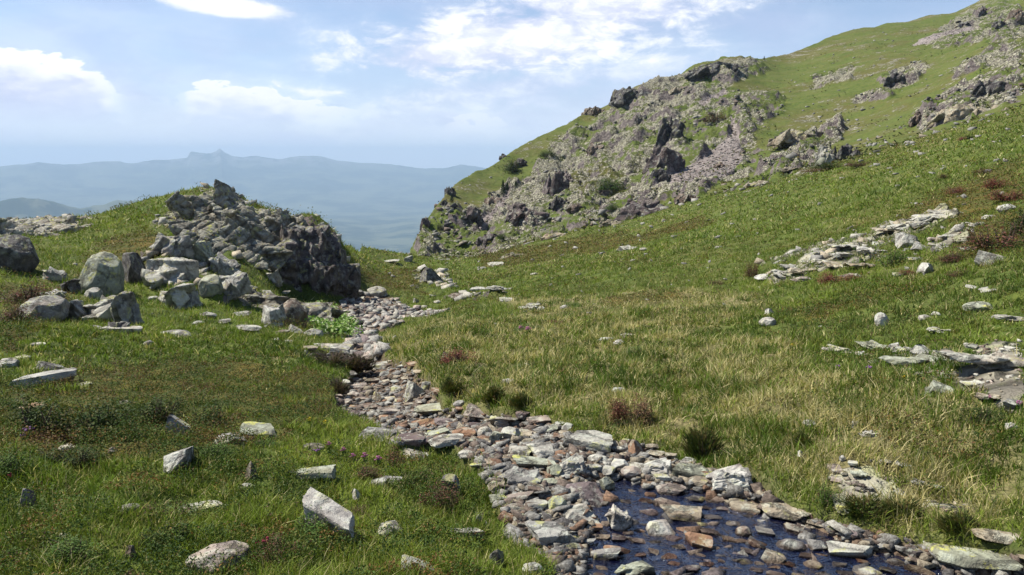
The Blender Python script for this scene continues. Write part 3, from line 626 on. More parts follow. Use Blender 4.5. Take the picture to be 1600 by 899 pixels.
STREAM = [
 (815,762,75,36,'round','grey','rounded grey boulder with a dark right side at the left edge of the stony bed'),
 (866,747,26,25,'block','green','small lichen-green block tucked behind the pointed purple-brown slab'),
 (895,743,48,36,'round','pale','pale lichened dome-shaped boulder standing behind the purple-brown slab'),
 (912,786,80,46,'wedge','purple','pointed purple-brown slab leaning right at the left end of the dark pool'),
 (871,802,32,31,'round','green','rounded yellowish boulder in front of the pointed purple-brown slab'),
 (905,820,64,40,'wedge','pale','pale grey roof-shaped stone at the left edge of the pool'),
 (965,830,45,42,'block','white','cube-shaped white block standing in the dark pool'),
 (1032,838,50,34,'wedge','white','white triangular stone sticking out of the middle of the pool'),
 (1064,814,68,28,'slab','tan','broad flat tan stone lying in the pool behind the white triangular one'),
 (1090,856,46,26,'slab','rust','rust-orange flat stone lying alone in the dark water'),
 (860,853,68,42,'slab','grey','large flat grey slab at the grassy left bank of the pool'),
 (946,876,50,25,'slab','grey','low grey oblong stone in the shallows at the bottom of the photo'),
 (992,903,66,34,'round','green','grey-green rounded boulder cut by the bottom edge of the photo in the pool'),
 (1139,768,74,48,'block','white','largest white block with a dark fractured front at the right bank'),
 (1083,750,64,27,'slab','green','olive flat-topped slab left of the largest white block'),
 (1026,743,54,30,'round','white','whitish dome-shaped stone behind the pool, left of the olive slab'),
 (917,708,78,42,'slab','pale','large smooth pinkish-grey slab lying against the right grass bank'),
 (970,735,31,22,'block','white','small bright white stone behind the pool head'),
 (985,752,31,22,'round','pink','small pinkish stone just in front of the small bright white one'),
 (997,716,30,32,'shard','rust','upright reddish-brown shard at the right bank above the pool'),
 (950,767,23,26,'block','green','little square lichened block at the head of the pool'),
 (922,764,38,22,'wedge','pale','pale pointed stone between the dome boulder and the little square block'),
 (1048,774,44,22,'slab','pink','pink-grey slab just left of the largest white block'),
 (1045,794,47,17,'slab','brown','low brown slab at the water edge under the pink-grey slab'),
 (963,864,42,15,'slab','rust','thin rust-coloured slab below the cube-shaped white block'),
 (804,803,36,20,'round','brown','brownish stone on the left bank below the rounded grey boulder'),
 (812,786,46,20,'slab','pink','flat pinkish stone under the rounded grey boulder'),
 (1092,764,34,20,'round','tan','tan rounded stone wedged in front of the olive slab'),
 (1162,800,52,22,'slab','tan','tan angular stone in front of the largest white block'),
 (1226,815,74,27,'slab','tan','long tan lichened slab along the right edge of the dark pool'),
 (1236,860,44,24,'round','grey','grey rounded stone in the pool below the long tan slab'),
 (1275,860,33,25,'block','grey','square grey stone beside the reedy tuft at the pool edge'),
 (1207,880,38,28,'wedge','tan','pale brown angular stone near the bottom of the pool'),
 (1328,872,68,27,'slab','pale','wide pale slab at the right shore of the pool'),
 (1516,900,140,40,'slab','green','very wide pale slab with acid-yellow lichen at the bottom right'),
 (1562,856,76,18,'slab','tan','thin tan slab behind the very wide slab at the bottom right'),
 (1313,805,28,38,'slab','green','upright yellow-lichened stone between grass tufts above the pool'),
 (1195,836,34,16,'slab','grey','low grey stone in the pool under the long tan slab'),
 (1162,838,26,21,'round','brown','brown stone standing in the pool right of the rust-orange one'),
 (1356,900,42,20,'round','pale','pale stone at the bottom edge left of the very wide slab'),
 (1110,836,36,14,'slab','brown','flat wet brown slab amid the pool behind the rust-orange stone'),
 (1270,888,30,18,'round','tan','tan pebble-like stone at the bottom of the pool, right of centre'),
 (590,690,58,36,'wedge','grey','grey wedge boulder at the left bank where the stream bends'),
 (640,694,52,26,'slab','purple','purple slab lying behind the grey wedge boulder at the bend'),
 (648,718,48,24,'wedge','pale','pale triangular stone on the lower left bank of the bend'),
 (698,712,56,24,'slab','pale','pale slab beside the triangular stone under the bend'),
 (683,648,68,20,'slab','green','long yellow-lichened slab at the top of the stony bend'),
 (662,667,38,17,'block','rust','rust-red block in the middle of the bend'),
 (697,667,42,18,'block','purple','purple-brown block right of the rust-red block'),
 (747,660,46,24,'wedge','pink','pinkish pointed stone leaning over a dark hollow'),
 (725,686,40,26,'round','rust','orange-brown rounded stone in the middle of the bed'),
 (683,686,52,26,'round','green','grey-green lichened stone left of the orange-brown one'),
 (787,672,52,34,'block','pale','pale cream block below the right bank of the bend'),
 (757,682,24,20,'round','pale','small pale rounded stone right of the orange-brown one'),
 (775,692,22,22,'block','green','small square pale-green block in the middle of the bed'),
 (799,690,32,26,'block','pale','pale grey block below the cream block'),
 (843,668,40,20,'slab','pink','pink-topped slab on the right bank of the upper bed'),
 (812,716,40,28,'slab','pale','pale flat block in front of the large smooth pinkish-grey slab'),
 (845,716,42,30,'slab','pale','mottled pale block just left of the large smooth pinkish-grey slab'),
 (836,734,78,24,'slab','green','long low greenish slab at the left bank above the rounded boulder'),
 (820,685,34,18,'slab','tan','flat tan stone in the upper bed under the pink-topped slab'),
 (647,626,32,36,'wedge','pale','pale pyramid-shaped stone beside the upstream trickle'),
 (592,626,24,18,'wedge','tan','tan pointed stone left of the upstream trickle'),
 (588,579,42,18,'slab','pale','pale flat slab at the top of the stream where it turns'),
 (718,637,20,13,'round','grey','small grey stone at the foot of the grass bank'),
 (668,611,17,19,'round','grey','grey stone at the right edge of the upstream trickle'),
 (520,553,62,13,'slab','pale','long pale slab at the end of the upper stream bank'),
 (484,549,26,9,'slab','tan','small tan slab at the far left end of the upper bank'),
 (560,608,26,12,'slab','pink','thin pinkish slab on the left side of the upstream bed'),
 (578,640,34,12,'slab','brown','dark brown slab low on the left side of the upstream bed'),
 (612,648,46,15,'slab','pink','pinkish slab in the stony bed below the upstream trickle'),
]
table('stream_stone', 'stone', 'stones of the stream bed', STREAM, wet=1)
FIELD = [
 (281,682,34,42,'wedge','grey','upright grey pointed stone above the white slab in the left grass'),
 (281,742,50,72,'slab','white','long white slab sloping towards the viewer under the upright pointed stone'),
 (363,694,52,30,'block','white','clean white box-shaped stone in the left meadow'),
 (407,684,64,30,'slab','green','brown slab with yellow lichen on top right of the white box-shaped stone'),
 (489,704,35,18,'round','pale','low rounded grey stone among pink flowers'),
 (489,752,72,20,'slab','green','flat lichened stone lying just above the big diagonal slab'),
 (388,752,26,34,'shard','brown','small upright brown shard in the left meadow'),
 (385,764,26,12,'round','pale','small grey stone at the foot of the upright brown shard'),
 (194,802,48,20,'round','pale','low pale rounded stone in the left foreground grass'),
 (318,804,76,18,'slab','pale','long low whale-backed pale stone in the left foreground grass'),
 (345,896,96,60,'round','pink','large pinkish-white boulder with dark cracks at the bottom left'),
 (43,796,30,40,'wedge','purple','dark pointed stone at the far left of the foreground'),
 (68,604,96,24,'slab','white','long pale slab at the left edge below the dark-fronted stone'),
 (128,607,34,10,'slab','pale','thin pale slab continuing the long one at the left edge'),
 (81,580,48,22,'wedge','dark','dark-fronted stone with a pale cap near the left edge'),
 (12,574,34,20,'round','white','whitish stone cut by the left edge of the photo'),
 (30,562,30,9,'slab','pale','small pale flat stone behind the whitish stone at the left edge'),
 (45,640,50,17,'round','rust','reddish-brown low stone in the dark shrubs at the left'),
 (205,874,20,26,'shard','brown','little dark jagged stone in the bottom left grass'),
 (195,632,20,9,'round','pale','small pale stone alone in the dark shrubs'),
 (265,656,16,8,'round','pale','tiny pale stone behind the upright grey pointed stone'),
 (293,656,16,8,'round','grey','tiny grey stone right behind the upright grey pointed stone'),
 (560,784,17,20,'shard','white','small white jagged stone among low shrubs left of the stream'),
 (592,762,36,22,'slab','grey','weathered grey stone half hidden by shrubs left of the stream'),
 (104,706,24,15,'round','tan','tan stone half buried under dark shrubs at the left'),
 (176,708,14,11,'round','pale','little pale stone under the dark shrub mat'),
 (98,842,18,12,'round','tan','small buff stone in the bottom left turf'),
 (728,840,62,18,'slab','pale','flat pale stone on the bank left of the pool'),
 (776,886,24,34,'block','dark','tall dark narrow stone on the bank left of the pool'),
 (706,776,30,36,'block','dark','tall dark jagged stone standing in shrubs left of the stream bed'),
 (750,822,28,26,'wedge','grey','grey pointed stone behind the flat pale stone on the bank'),
 (832,897,34,24,'round','pale','pale stone at the bottom edge left of the pool'),
 (612,838,46,32,'wedge','pale','thin pale stone slanting to the right in the bottom grass'),
 (655,896,70,44,'wedge','grey','grey slanting stone at the bottom edge below the thin pale one'),
 (746,808,18,12,'round','pink','small pinkish stone on the grassy bank left of the pool'),
 (610,756,40,14,'slab','grey','low grey slab sunk into the turf left of the stream bed'),
]
table('field_stone', 'stone', 'stones lying in the foreground meadow', FIELD, sink=.38)
# the big diagonal slab
bs_ = place('rock_slab', 512, 834, 128, 60, 'slab', 'white', 'big diagonal white slab with a dark right edge in the foreground grass', 'rock slab', tilt=(4, 12), rot=-50, mesh=PROTO['slab'][5])
bs_.scale[1] *= .62; bs_.scale[2] *= 1.25
for o_ in bpy.data.objects:
    if o_.get('label', '').startswith('long white slab sloping'): o_.rotation_euler[0] = R(17)
BOULDER = [
 (70,503,74,46,'round','grey','left end boulder of the wide broken row, white-spotted grey'),
 (119,503,34,36,'block','grey','small block wedged between the two wide boulders of the broken row'),
 (162,505,70,48,'block','pale','wide pale-topped boulder in the middle of the broken row'),
 (206,513,42,60,'block','grey','tall cracked boulder at the right end of the broken row'),
 (186,520,34,20,'wedge','dark','dark low rock in front of the gap between the row boulders'),
 (162,463,62,70,'round','green','big round boulder covered in yellow-green lichen'),
 (214,444,42,52,'shard','dark','dark pointed boulder right of the big round lichened one'),
 (272,402,58,46,'block','grey','upper pinkish-grey cube boulder leaning on the rocky knoll'),
 (268,446,80,46,'wedge','pale','wide pale boulder lying below the cube boulder on the knoll foot'),
 (320,420,40,44,'block','green','lichen-yellow boulder between the cube boulder and the knoll'),
 (352,432,50,38,'wedge','grey','grey wedge boulder right at the foot of the knoll ribs'),
 (290,484,54,46,'block','pale','pale double-topped boulder in the turf below the knoll'),
 (331,468,34,34,'round','green','round greenish boulder in the middle of the three below the knoll'),
 (366,472,48,48,'block','grey','brown-sided grey boulder, right of the three below the knoll'),
 (270,474,40,22,'slab','pale','low pale slab left of the double-topped boulder'),
 (426,512,36,38,'block','white','pale blue-grey upright block by the stream-side turf'),
 (457,510,46,46,'round','brown','brown rounded boulder right of the pale upright block'),
 (20,426,62,56,'round','dark','dark boulder cut by the left edge of the photo'),
 (88,440,34,24,'wedge','grey','grey pointed boulder in the heath left of the round lichened one'),
 (112,458,28,27,'block','dark','dark small boulder just below the grey pointed one'),
 (148,468,26,20,'round','pale','pale small boulder under the round lichened one'),
 (85,472,38,20,'slab','grey','grey slab behind the left end of the broken row'),
 (428,446,28,24,'block','pale','pale block at the foot of the dark cliff'),
 (272,526,50,20,'round','grey','low rounded grey rock in the turf in front of the three boulders'),
 (588,464,30,20,'round','pale','pale rounded boulder at the top of the stone fan'),
]
for i, (px, py, w, h, kind, col, label) in enumerate(BOULDER): place('boulder', px, py, w * 1.06, h * 1.05, 'block' if kind == 'slab' else kind, col, label, 'boulder', 'boulders around the rocky knoll', sink=.3, mesh=BPR[i % 8] if kind not in ('shard', 'round') else PROTO['round'][i % 5] if kind == 'round' else None)
SMALLK = [
 (188,522,64,11,'slab','pale','flat pale slab in front of the tall cracked boulder'),
 (233,541,17,12,'round','pale','small pale stone right below the flat slab under the boulder row'),
 (150,514,22,7,'slab','grey','thin grey slab in front of the middle of the boulder row'),
 (389,518,34,13,'slab','pale','pale low stone left of the pale upright block'),
 (376,494,30,11,'slab','grey','grey slab lying above the low stone near the upright block'),
 (440,522,26,10,'round','brown','brown stone at the foot of the pale upright block'),
 (462,520,28,16,'wedge','grey','grey wedge stone below the brown rounded boulder'),
 (490,528,30,18,'round','grey','grey stone at the end of the rocks beside the green leafy patch'),
 (512,524,22,7,'slab','grey','thin grey slab by the leafy patch'),
 (452,538,14,8,'round','pale','tiny pale stone at the turf edge left of the leafy patch'),
 (240,470,18,8,'round','pale','little pale stone between the round boulder and the low pale slab'),
 (444,460,20,8,'slab','pale','pale flat stone on the grass ramp under the dark cliff'),
 (415,460,22,10,'slab','grey','grey flat stone left of the grass ramp under the cliff'),
 (395,452,18,10,'wedge','pale','pale pointed stone at the end of the knoll ribs'),
 (58,541,24,7,'slab','pale','thin pale stone in the turf below the left row of boulders'),
 (325,497,26,12,'round','pale','low pale stone just in front of the round greenish boulder'),
 (310,508,18,8,'round','grey','little grey stone below the double-topped boulder'),
 (350,506,22,9,'slab','grey','thin grey stone below the brown-sided boulder'),
]
table('field_stone', 'stone', 'small stones around the rocky knoll', SMALLK)
RIGHT = [
 (1224,437,34,16,'slab','pale','pale slab at the left foot of the stacked slabs on the hillside'),
 (1253,430,44,17,'slab','tan','buff slab second from the left foot of the stacked slabs'),
 (1276,414,46,14,'slab','pale','pale thin slab halfway up the stacked slabs'),
 (1256,440,42,11,'slab','pink','lowest pinkish slab of the stack beside the red shrub'),
 (1290,402,44,11,'slab','grey','grey slab with a dark gap under it in the stacked slabs'),
 (1308,421,48,15,'slab','tan','broad buff slab just behind the low red shrub'),
 (1316,407,46,11,'slab','pale','long pale slab in the middle of the stacked slabs'),
 (1318,392,48,15,'slab','pale','pale slab on the upper left rim of the stacked slabs'),
 (1362,397,46,14,'slab','white','bright slab left of the round green shrub'),
 (1342,422,50,12,'slab','tan','buff slab right of the low red shrub'),
 (1333,436,42,10,'slab','pale','lowest slab right of the low red shrub'),
 (1194,438,30,10,'round','white','small white stone at the very left foot of the stacked slabs'),
 (1352,378,44,12,'slab','pale','pale slab above the bright slab by the green shrub'),
 (1385,368,46,13,'slab','tan','buff slab in the middle of the long rock rib'),
 (1418,360,66,12,'slab','pale','longest pale slab of the rock rib rising to the right'),
 (1460,346,72,19,'slab','pale','thick pale slab near the upper end of the rock rib'),
 (1478,332,58,15,'slab','pale','uppermost slab of the rock rib rising to the right'),
 (1418,387,32,25,'wedge','white','white angular boulder just above the round green shrub'),
 (1442,391,36,16,'wedge','grey','grey wedge right of the white angular boulder'),
 (1466,393,32,16,'slab','pale','pale slab at the right end of the row by the white angular boulder'),
 (1488,371,38,15,'slab','pale','pale slab over the row of rocks near the large brown shrub'),
 (1464,377,30,12,'slab','pink','pinkish slab left under the pale slab by the brown shrub'),
 (1546,415,46,30,'wedge','pale','pale stone slanting up to the right below the large brown shrub'),
 (1448,428,28,20,'shard','white','white jagged stone in the turf under the row of rocks'),
 (1573,331,28,15,'round','white','white-blue rounded stone beside the pink heather at the right edge'),
 (1522,354,28,10,'slab','pale','pale slab left of the pink heather'),
 (1548,342,28,10,'slab','pale','pale slab just below the pink heather'),
 (1510,393,24,9,'slab','pale','small pale slab left of the large brown shrub'),
 (1430,410,26,9,'slab','grey','small grey slab right of the round green shrub'),
 (1405,432,22,9,'round','pale','small pale stone below the round green shrub'),
 (1232,424,28,12,'slab','grey','grey slab on the left shoulder of the stacked slabs'),
 (1268,398,26,9,'slab','pale','small pale slab on the upper left shoulder of the stacked slabs'),
 (1375,381,24,9,'slab','grey','small grey slab between the long slabs of the rock rib'),
 (1199,510,26,18,'round','white','white lower stone of the little two-stone pile in the meadow'),
 (1378,510,21,24,'round','white','egg-shaped white stone standing alone in the meadow'),
 (1370,549,64,22,'slab','green','largest lichened slab of the flat outcrop in the right meadow'),
 (1410,551,42,20,'slab','pale','pale slab right of the largest lichened slab in the meadow'),
 (1440,552,30,20,'wedge','pale','pale pointed slab at the right end of the flat outcrop'),
 (1310,551,50,15,'slab','pale','pale slab at the left end of the flat outcrop'),
 (1352,559,38,13,'slab','white','small bright slab in front of the flat outcrop'),
 (1428,573,98,18,'slab','green','long olive slab flush with the turf below the flat outcrop'),
 (1540,582,134,20,'slab','pale','very long pale slab across the gravel patch at the right'),
 (1473,620,64,36,'round','green','big rounded lichened rock at the left of the gravel patch'),
 (1545,630,42,16,'slab','tan','buff slab right of the big rounded lichened rock'),
 (1520,604,40,14,'slab','pale','pale slab in the gravel between the long slab and the buff slab'),
 (1528,488,42,22,'round','green','yellow-lichened hump of rock in the upper right meadow'),
 (1581,549,36,13,'slab','pale','pale slab at the right edge above the gravel patch'),
 (1468,524,36,14,'slab','pale','pale slab in the turf above the flat outcrop'),
 (1515,545,22,10,'slab','pale','small pale slab above the gravel patch'),
 (1549,460,36,10,'slab','pale','thin pale slab in the turf above the lichened hump'),
 (1578,504,48,10,'slab','pale','thin pale slab at the right edge beside the lichened hump'),
 (1444,502,18,11,'round','white','small white stone left of the lichened hump'),
 (1462,495,15,9,'round','pale','tiny pale stone next to the small white stone by the hump'),
 (1520,452,26,8,'slab','pale','short thin slab below the pale slanting stone'),
 (1582,642,28,18,'block','grey','blue-grey block beside the purple flower at the right edge'),
 (1579,672,18,14,'round','white','white stone at the right edge under the dark shrub'),
 (1560,500,20,8,'round','pale','small pale stone right behind the lichened hump'),
 (1265,670,24,15,'round','pale','pale stone in the dry grass left of the blue-white stone'),
 (1358,684,30,19,'slab','white','blue-white tilted stone in the right meadow'),
 (1335,672,11,15,'block','pale','tiny upright stone left of the blue-white tilted one'),
 (1303,674,22,9,'round','brown','low brown stone between the pale and the blue-white stones'),
 (1251,717,13,13,'shard','white','tiny white pointed stone left of the paved patch'),
 (1376,728,38,11,'slab','white','white flat stone above the paved patch'),
 (1341,748,27,15,'slab','green','olive stone in the middle of the paved patch'),
 (1303,742,21,19,'slab','pink','pinkish square stone of the paved patch'),
 (1335,761,32,9,'slab','pink','pinkish long stone at the front of the paved patch'),
 (1306,756,20,11,'slab','pink','pinkish small stone at the front left of the paved patch'),
 (1333,732,18,15,'slab','pale','pale square stone at the back of the paved patch'),
 (1316,722,11,11,'round','white','tiny white stone at the back left of the paved patch'),
 (1318,745,12,12,'slab','tan','tiny tan stone between the pinkish square and the olive stone'),
 (1411,732,26,8,'slab','white','thin white stone right of the white flat one'),
 (1437,761,30,12,'slab','grey','grey flat stone in the turf right of the paved patch'),
 (1466,768,17,11,'round','white','small white stone at the right of the grey flat one'),
 (1405,775,24,12,'wedge','pale','pale wedge stone with a dark hollow in front of it'),
 (1412,786,16,5,'slab','white','sliver of white stone under the pale wedge'),
 (1375,803,26,14,'slab','grey','grey stone half buried between grass tufts'),
 (1455,786,16,7,'round','pale','tiny pale stone by the bare brown soil'),
 (1350,770,34,9,'slab','grey','thin grey stone just below the paved patch'),
 (1525,830,34,10,'slab','pale','pale thin stone in the turf at the right above the bottom slabs'),
]
table('meadow_stone', 'stone', 'stones and slabs of the right-hand slope', RIGHT, hcap=.24)
MIDT = [
 (827,486,36,15,'slab','pale','pale stones slab in the middle of the valley floor meadow'),
 (846,486,14,9,'round','pale','small round stone at the right end of the valley floor slab'),
 (882,484,13,9,'round','white','small white stone alone right of the valley floor slab'),
 (948,537,26,13,'round','white','white stone at the left of the pair in the middle meadow'),
 (968,539,18,10,'round','white','white stone in the middle of the trio in the central meadow'),
 (984,530,26,11,'slab','pale','pale slab behind the white pair in the central meadow'),
 (787,558,18,10,'round','pink','pinkish stone beside the burgundy shrub'),
 (760,562,18,8,'round','pale','pale stone just right of the burgundy shrub'),
 (697,563,13,14,'wedge','pale','pale pointed stone just left of the burgundy shrub'),
 (795,600,21,12,'round','pale','grey-white rounded stone in the dry grass above the stream bend'),
 (820,577,24,13,'round','pale','pale rounded stone higher in the dry grass above the stream bend'),
 (967,616,23,13,'round','grey','grey stone beside the russet shrub'),
 (672,444,36,30,'shard','dark','dark broken rock with a white crest where the valley narrows'),
 (690,438,26,12,'wedge','white','white sloping stone at the narrows of the valley'),
 (720,468,36,14,'wedge','brown','brown-grey rock below the narrows of the valley'),
 (745,455,26,9,'slab','white','white slab in the pale streak below the narrows'),
 (776,458,36,9,'slab','pale','pale stones in the streak right of the white slab'),
 (790,472,22,8,'slab','pale','small pale slab below the pale streak'),
 (683,474,11,6,'round','pale','tiny stone in the turf above the stone fan'),
 (650,474,10,10,'wedge','grey','tiny grey pointed stone above the stone fan'),
 (662,482,12,6,'round','pale','tiny pale stone at the right rim of the stone fan'),
 (638,410,14,11,'block','grey','grey block on the crest of the green saddle'),
 (612,412,26,7,'slab','pale','pale flat stones on the green saddle'),
 (835,430,12,6,'round','pale','tiny pale stone on the lower right slope of the valley'),
 (775,415,26,8,'slab','pale','pale slab on the slope above the narrows'),
 (755,421,10,6,'round','white','tiny white stone on the slope above the narrows'),
 (985,390,34,9,'slab','pale','group of pale flat rocks on the green slope'),
 (970,392,14,8,'wedge','grey','grey stone at the left of the flat rocks on the green slope'),
 (1005,392,12,6,'round','pale','small stone at the right of the flat rocks on the green slope'),
]
table('meadow_stone', 'stone', 'stones of the valley floor and lower slope', MIDT)
place('meadow_stone', 1203, 494, 19, 15, 'shard', 'white', 'small white jagged stone on top of the little pile in the meadow', 'stone', 'stones and slabs of the right-hand slope')

# automatic stones between the ones above: each is described from its own look and its nearest described neighbour
LAND = [(r_[0], r_[1] - r_[3] / 2, 'the ' + r_[6].split(' at ')[0].split(' in ')[0].split(' lying ')[0].split(' beside ')[0].split(' on ')[0].split(' of ')[0].split(' under ')[0].split(' behind ')[0].split(' below ')[0].split(' left ')[0].split(' right ')[0].split(' just ')[0].split(' with ')[0].split(' leaning ')[0].split(' between ')[0].split(' wedged ')[0].split(' standing ')[0].split(' sticking ')[0].split(' cut ')[0].split(' tucked ')[0].split(' covered ')[0].split(' half ')[0].split(' near ')[0].split(' along ')[0].split(' amid ')[0]) for r_ in STREAM + BOULDER + FIELD[:6]]
cnt_ = {}
for l_ in LAND: cnt_[l_[2]] = cnt_.get(l_[2], 0) + 1
LAND = [l_ for l_ in LAND if cnt_[l_[2]] == 1 and len(l_[2].split()) >= 3]
USED = set()
CW = {'grey': 'grey', 'pale': 'pale grey', 'white': 'whitish', 'green': 'greenish', 'rust': 'rust-brown', 'pink': 'pinkish', 'brown': 'brown', 'purple': 'purplish', 'dark': 'dark', 'tan': 'tan'}
KW = {'round': 'rounded', 'block': 'blocky', 'slab': 'flat', 'wedge': 'wedge-shaped', 'shard': 'jagged'}
def auto_label(px, py, w, kind, col, what):
    sz = 'tiny' if w < 11 else 'small' if w < 20 else 'medium'
    L = sorted(LAND, key=lambda l: (l[0] - px) ** 2 + ((l[1] - py) * 1.6) ** 2)[:22]
    for l in L:
        dx_, dy_ = px - l[0], (py - l[1]) * 1.6
        rel = ('right of' if dx_ > 0 else 'left of') if abs(dx_) > abs(dy_) else ('in front of' if dy_ > 0 else 'behind')
        near = 'just ' if math.hypot(dx_, dy_) < 45 else ''
        t_ = f'{sz} {CW[col]} {KW[kind]} {what} {near}{rel} {l[2]}'
        if t_ not in USED and len(t_.split()) <= 16: USED.add(t_); return t_
    return None
OCC = [(r_[0], r_[1] - r_[3] / 2, r_[2] / 2, r_[3] / 2) for r_ in STREAM + FIELD + BOULDER]
def scatter_auto(poly, n, wr, cols, grp, what, wet=0, hmul=.55, rmax=60, clear=.8):
    xs = [p[0] for p in poly]; ys = [p[1] for p in poly]; made = 0; tries = 0; rg = random.Random(len(poly) * 31 + n)
    while made < n and tries < n * 60:
        tries += 1; px, py = rg.uniform(min(xs), max(xs)), rg.uniform(min(ys), min(max(ys), 905))
        if not inpoly(np.array([px]), np.array([py]), poly)[0]: continue
        persp = 0.45 + .85 * sstep(py, 560, 880); w = rg.triangular(wr[0], wr[1], wr[0] * 1.2) * (persp if py > 540 else 1); h = w * rg.uniform(hmul * .75, hmul * 1.25)
        if any(((px - o_[0]) / (o_[2] + w * .5)) ** 2 + ((py - h / 2 - o_[1]) / (o_[3] + h * .5)) ** 2 < clear for o_ in OCC): continue
        kind = rg.choice(['slab', 'slab', 'round', 'block', 'wedge', 'block', 'slab']); col = rg.choice(cols)
        lab = auto_label(px, py, w, kind, col, what)
        if not lab: continue
        o = place('stream_stone', px, py, w, h, kind, col, lab, 'stone', grp, wet=wet, rg=rg)
        if o is None: continue
        OCC.append((px, py - h / 2, w / 2, h / 2)); made += 1
    print('auto', made, 'of', n)
BEDC = ['grey', 'pale', 'tan', 'pale', 'green', 'brown', 'pink', 'pale', 'grey', 'purple', 'tan', 'rust']
scatter_auto([(700,655),(860,655),(905,682),(1010,700),(1085,730),(1150,742),(1080,760),(960,750),(900,770),(790,830),(772,762),(712,716),(640,700)], 90, (20, 44), BEDC, 'stones of the stream bed', 'stone', 1, clear=.6)
scatter_auto([(560,575),(655,572),(680,605),(692,628),(760,650),(700,690),(610,700),(590,668),(520,632),(532,602)], 64, (28, 54), ['pink', 'brown', 'pale', 'rust', 'tan', 'grey', 'purple'], 'stones of the stream bed', 'stone', 1, .45)
scatter_auto([(780,790),(930,760),(1100,770),(1215,788),(1290,822),(1345,850),(1420,868),(1600,880),(1600,905),(900,905),(860,870)], 90, (14, 34), ['brown', 'purple', 'grey', 'dark', 'tan', 'brown', 'rust'], 'stones of the stream bed', 'stone', 1, .5, clear=.85)
print('auto stones', len(USED))
scatter_auto(FAN, 46, (8, 20), ['pale', 'pink', 'grey', 'purple', 'grey', 'pink'], 'stones of the fan below the knoll', 'stone', 0, .6, clear=.6)

# gravel: the uncountable small stones, one object each
def gravel(name, label, spots, cols_, kinds=('block', 'slab', 'round'), sub=1):
    sh = HULLS; VV, FF, CC = [], [], []; n0 = 0
    for (x, y, z, w, hh) in spots:
        v, f = sh[RNG.integers(len(sh))]; a = RNG.uniform(0, 6.28); ca, sa = math.cos(a), math.sin(a); u = v * (w, w * RNG.uniform(.6, 1), hh)
        u = np.stack([u[:, 0] * ca - u[:, 1] * sa + x, u[:, 0] * sa + u[:, 1] * ca + y, u[:, 2] - hh * .35 + z + u[:, 0] * RNG.uniform(-.3, .3)], 1)
        VV.append(u); FF.append(f + n0); n0 += len(v); c = np.array(CRGB[cols_[RNG.integers(len(cols_))]]) * RNG.uniform(.8, 1.2) * (.62 if 'slope' in name or name == 'scree' else .74 if name in ('stream_gravel', 'pool_gravel') else 1); CC.append(np.tile(c, (len(v), 1)))
    o = link(name, mesh_np(name, np.concatenate(VV), [np.concatenate(FF)], [M_GRAVEL], False, {'col': np.concatenate(CC)})); tag(o, label, 'gravel' if 'gravel' in name else 'rubble', kind='stuff'); return o
M_GRAVEL, gt, gb = new_mat('loose gravel'); ga = gt.n.new('ShaderNodeAttribute'); ga.attribute_name = 'col'; gp = gt.n.new('ShaderNodeNewGeometry').outputs['Position']
gn = gt.noise(gp, 42, 6, .7); gt.link(gt.bump(gn, .9, .02), gb.inputs['Normal'])
gt.link(gt.mix(gt.ss(gn, .36, .64), gt.vm('MULTIPLY', ga.outputs['Color'], (.42, .39, .36)), gt.vm('MULTIPLY', ga.outputs['Color'], (1.25, 1.25, 1.2))), gb.inputs['Base Color']); gb.inputs['Roughness'].default_value = .9
def in_mask(K, r0, r1, n, thr=.5, th0=-.70, th1=.70, pw=1.0):
    th = RNG.uniform(th0, th1, n * 6); lr = np.log(r0) + (math.log(r1) - math.log(r0)) * RNG.random(n * 6) ** pw; r = np.exp(lr)
    x, y = r * np.sin(th), r * np.cos(th); k = kat(K, x, y) > thr; x, y = x[k][:n], y[k][:n]; return x, y, zg(x, y)
x, y, z = in_mask(k_bed - .5 * k_pool * (RNG.random(k_bed.shape) < .5), 3.0, 15, 10000, .45)
w_ = RNG.uniform(.02, .075, len(x)) * (1 + 1.3 * RNG.random(len(x)) ** 5)
gravel('stream_gravel', 'small brown and grey stones covering the stream bed', list(zip(x, y, z, w_, w_ * .55)), ['brown', 'grey', 'tan', 'grey', 'dark', 'tan', 'brown', 'pale', 'grey', 'rust', 'grey', 'brown'])
x, y, z = in_mask(k_pool, 3.4, 6.2, 330, .5, -.05, .7); z = np.maximum(z, WL - .035); w_ = RNG.uniform(.03, .10, len(x)) * (1 + .9 * RNG.random(len(x)) ** 5)
gravel('pool_gravel', 'small dark stones breaking the surface of the pool', list(zip(x, y, z, w_, w_ * .75)), ['brown', 'dark', 'purple', 'dark', 'brown', 'grey', 'rust'])
x, y, z = in_mask(k_fan, 13, 42, 3000, .4); w_ = RNG.uniform(.08, .34, len(x))
gravel('fan_gravel', 'grey and pinkish broken stones of the fan below the knoll', list(zip(x, y, z, w_, w_ * .7)), ['pale', 'pink', 'grey', 'grey', 'purple'])
x, y, z = in_mask(k_grav, 3.5, 11, 1500, .4); w_ = RNG.uniform(.012, .06, len(x))
gravel('meadow_gravel', 'fine pale gravel worn bare in the right meadow', list(zip(x, y, z, w_, w_ * .6)), ['pale', 'tan', 'pink', 'brown'])

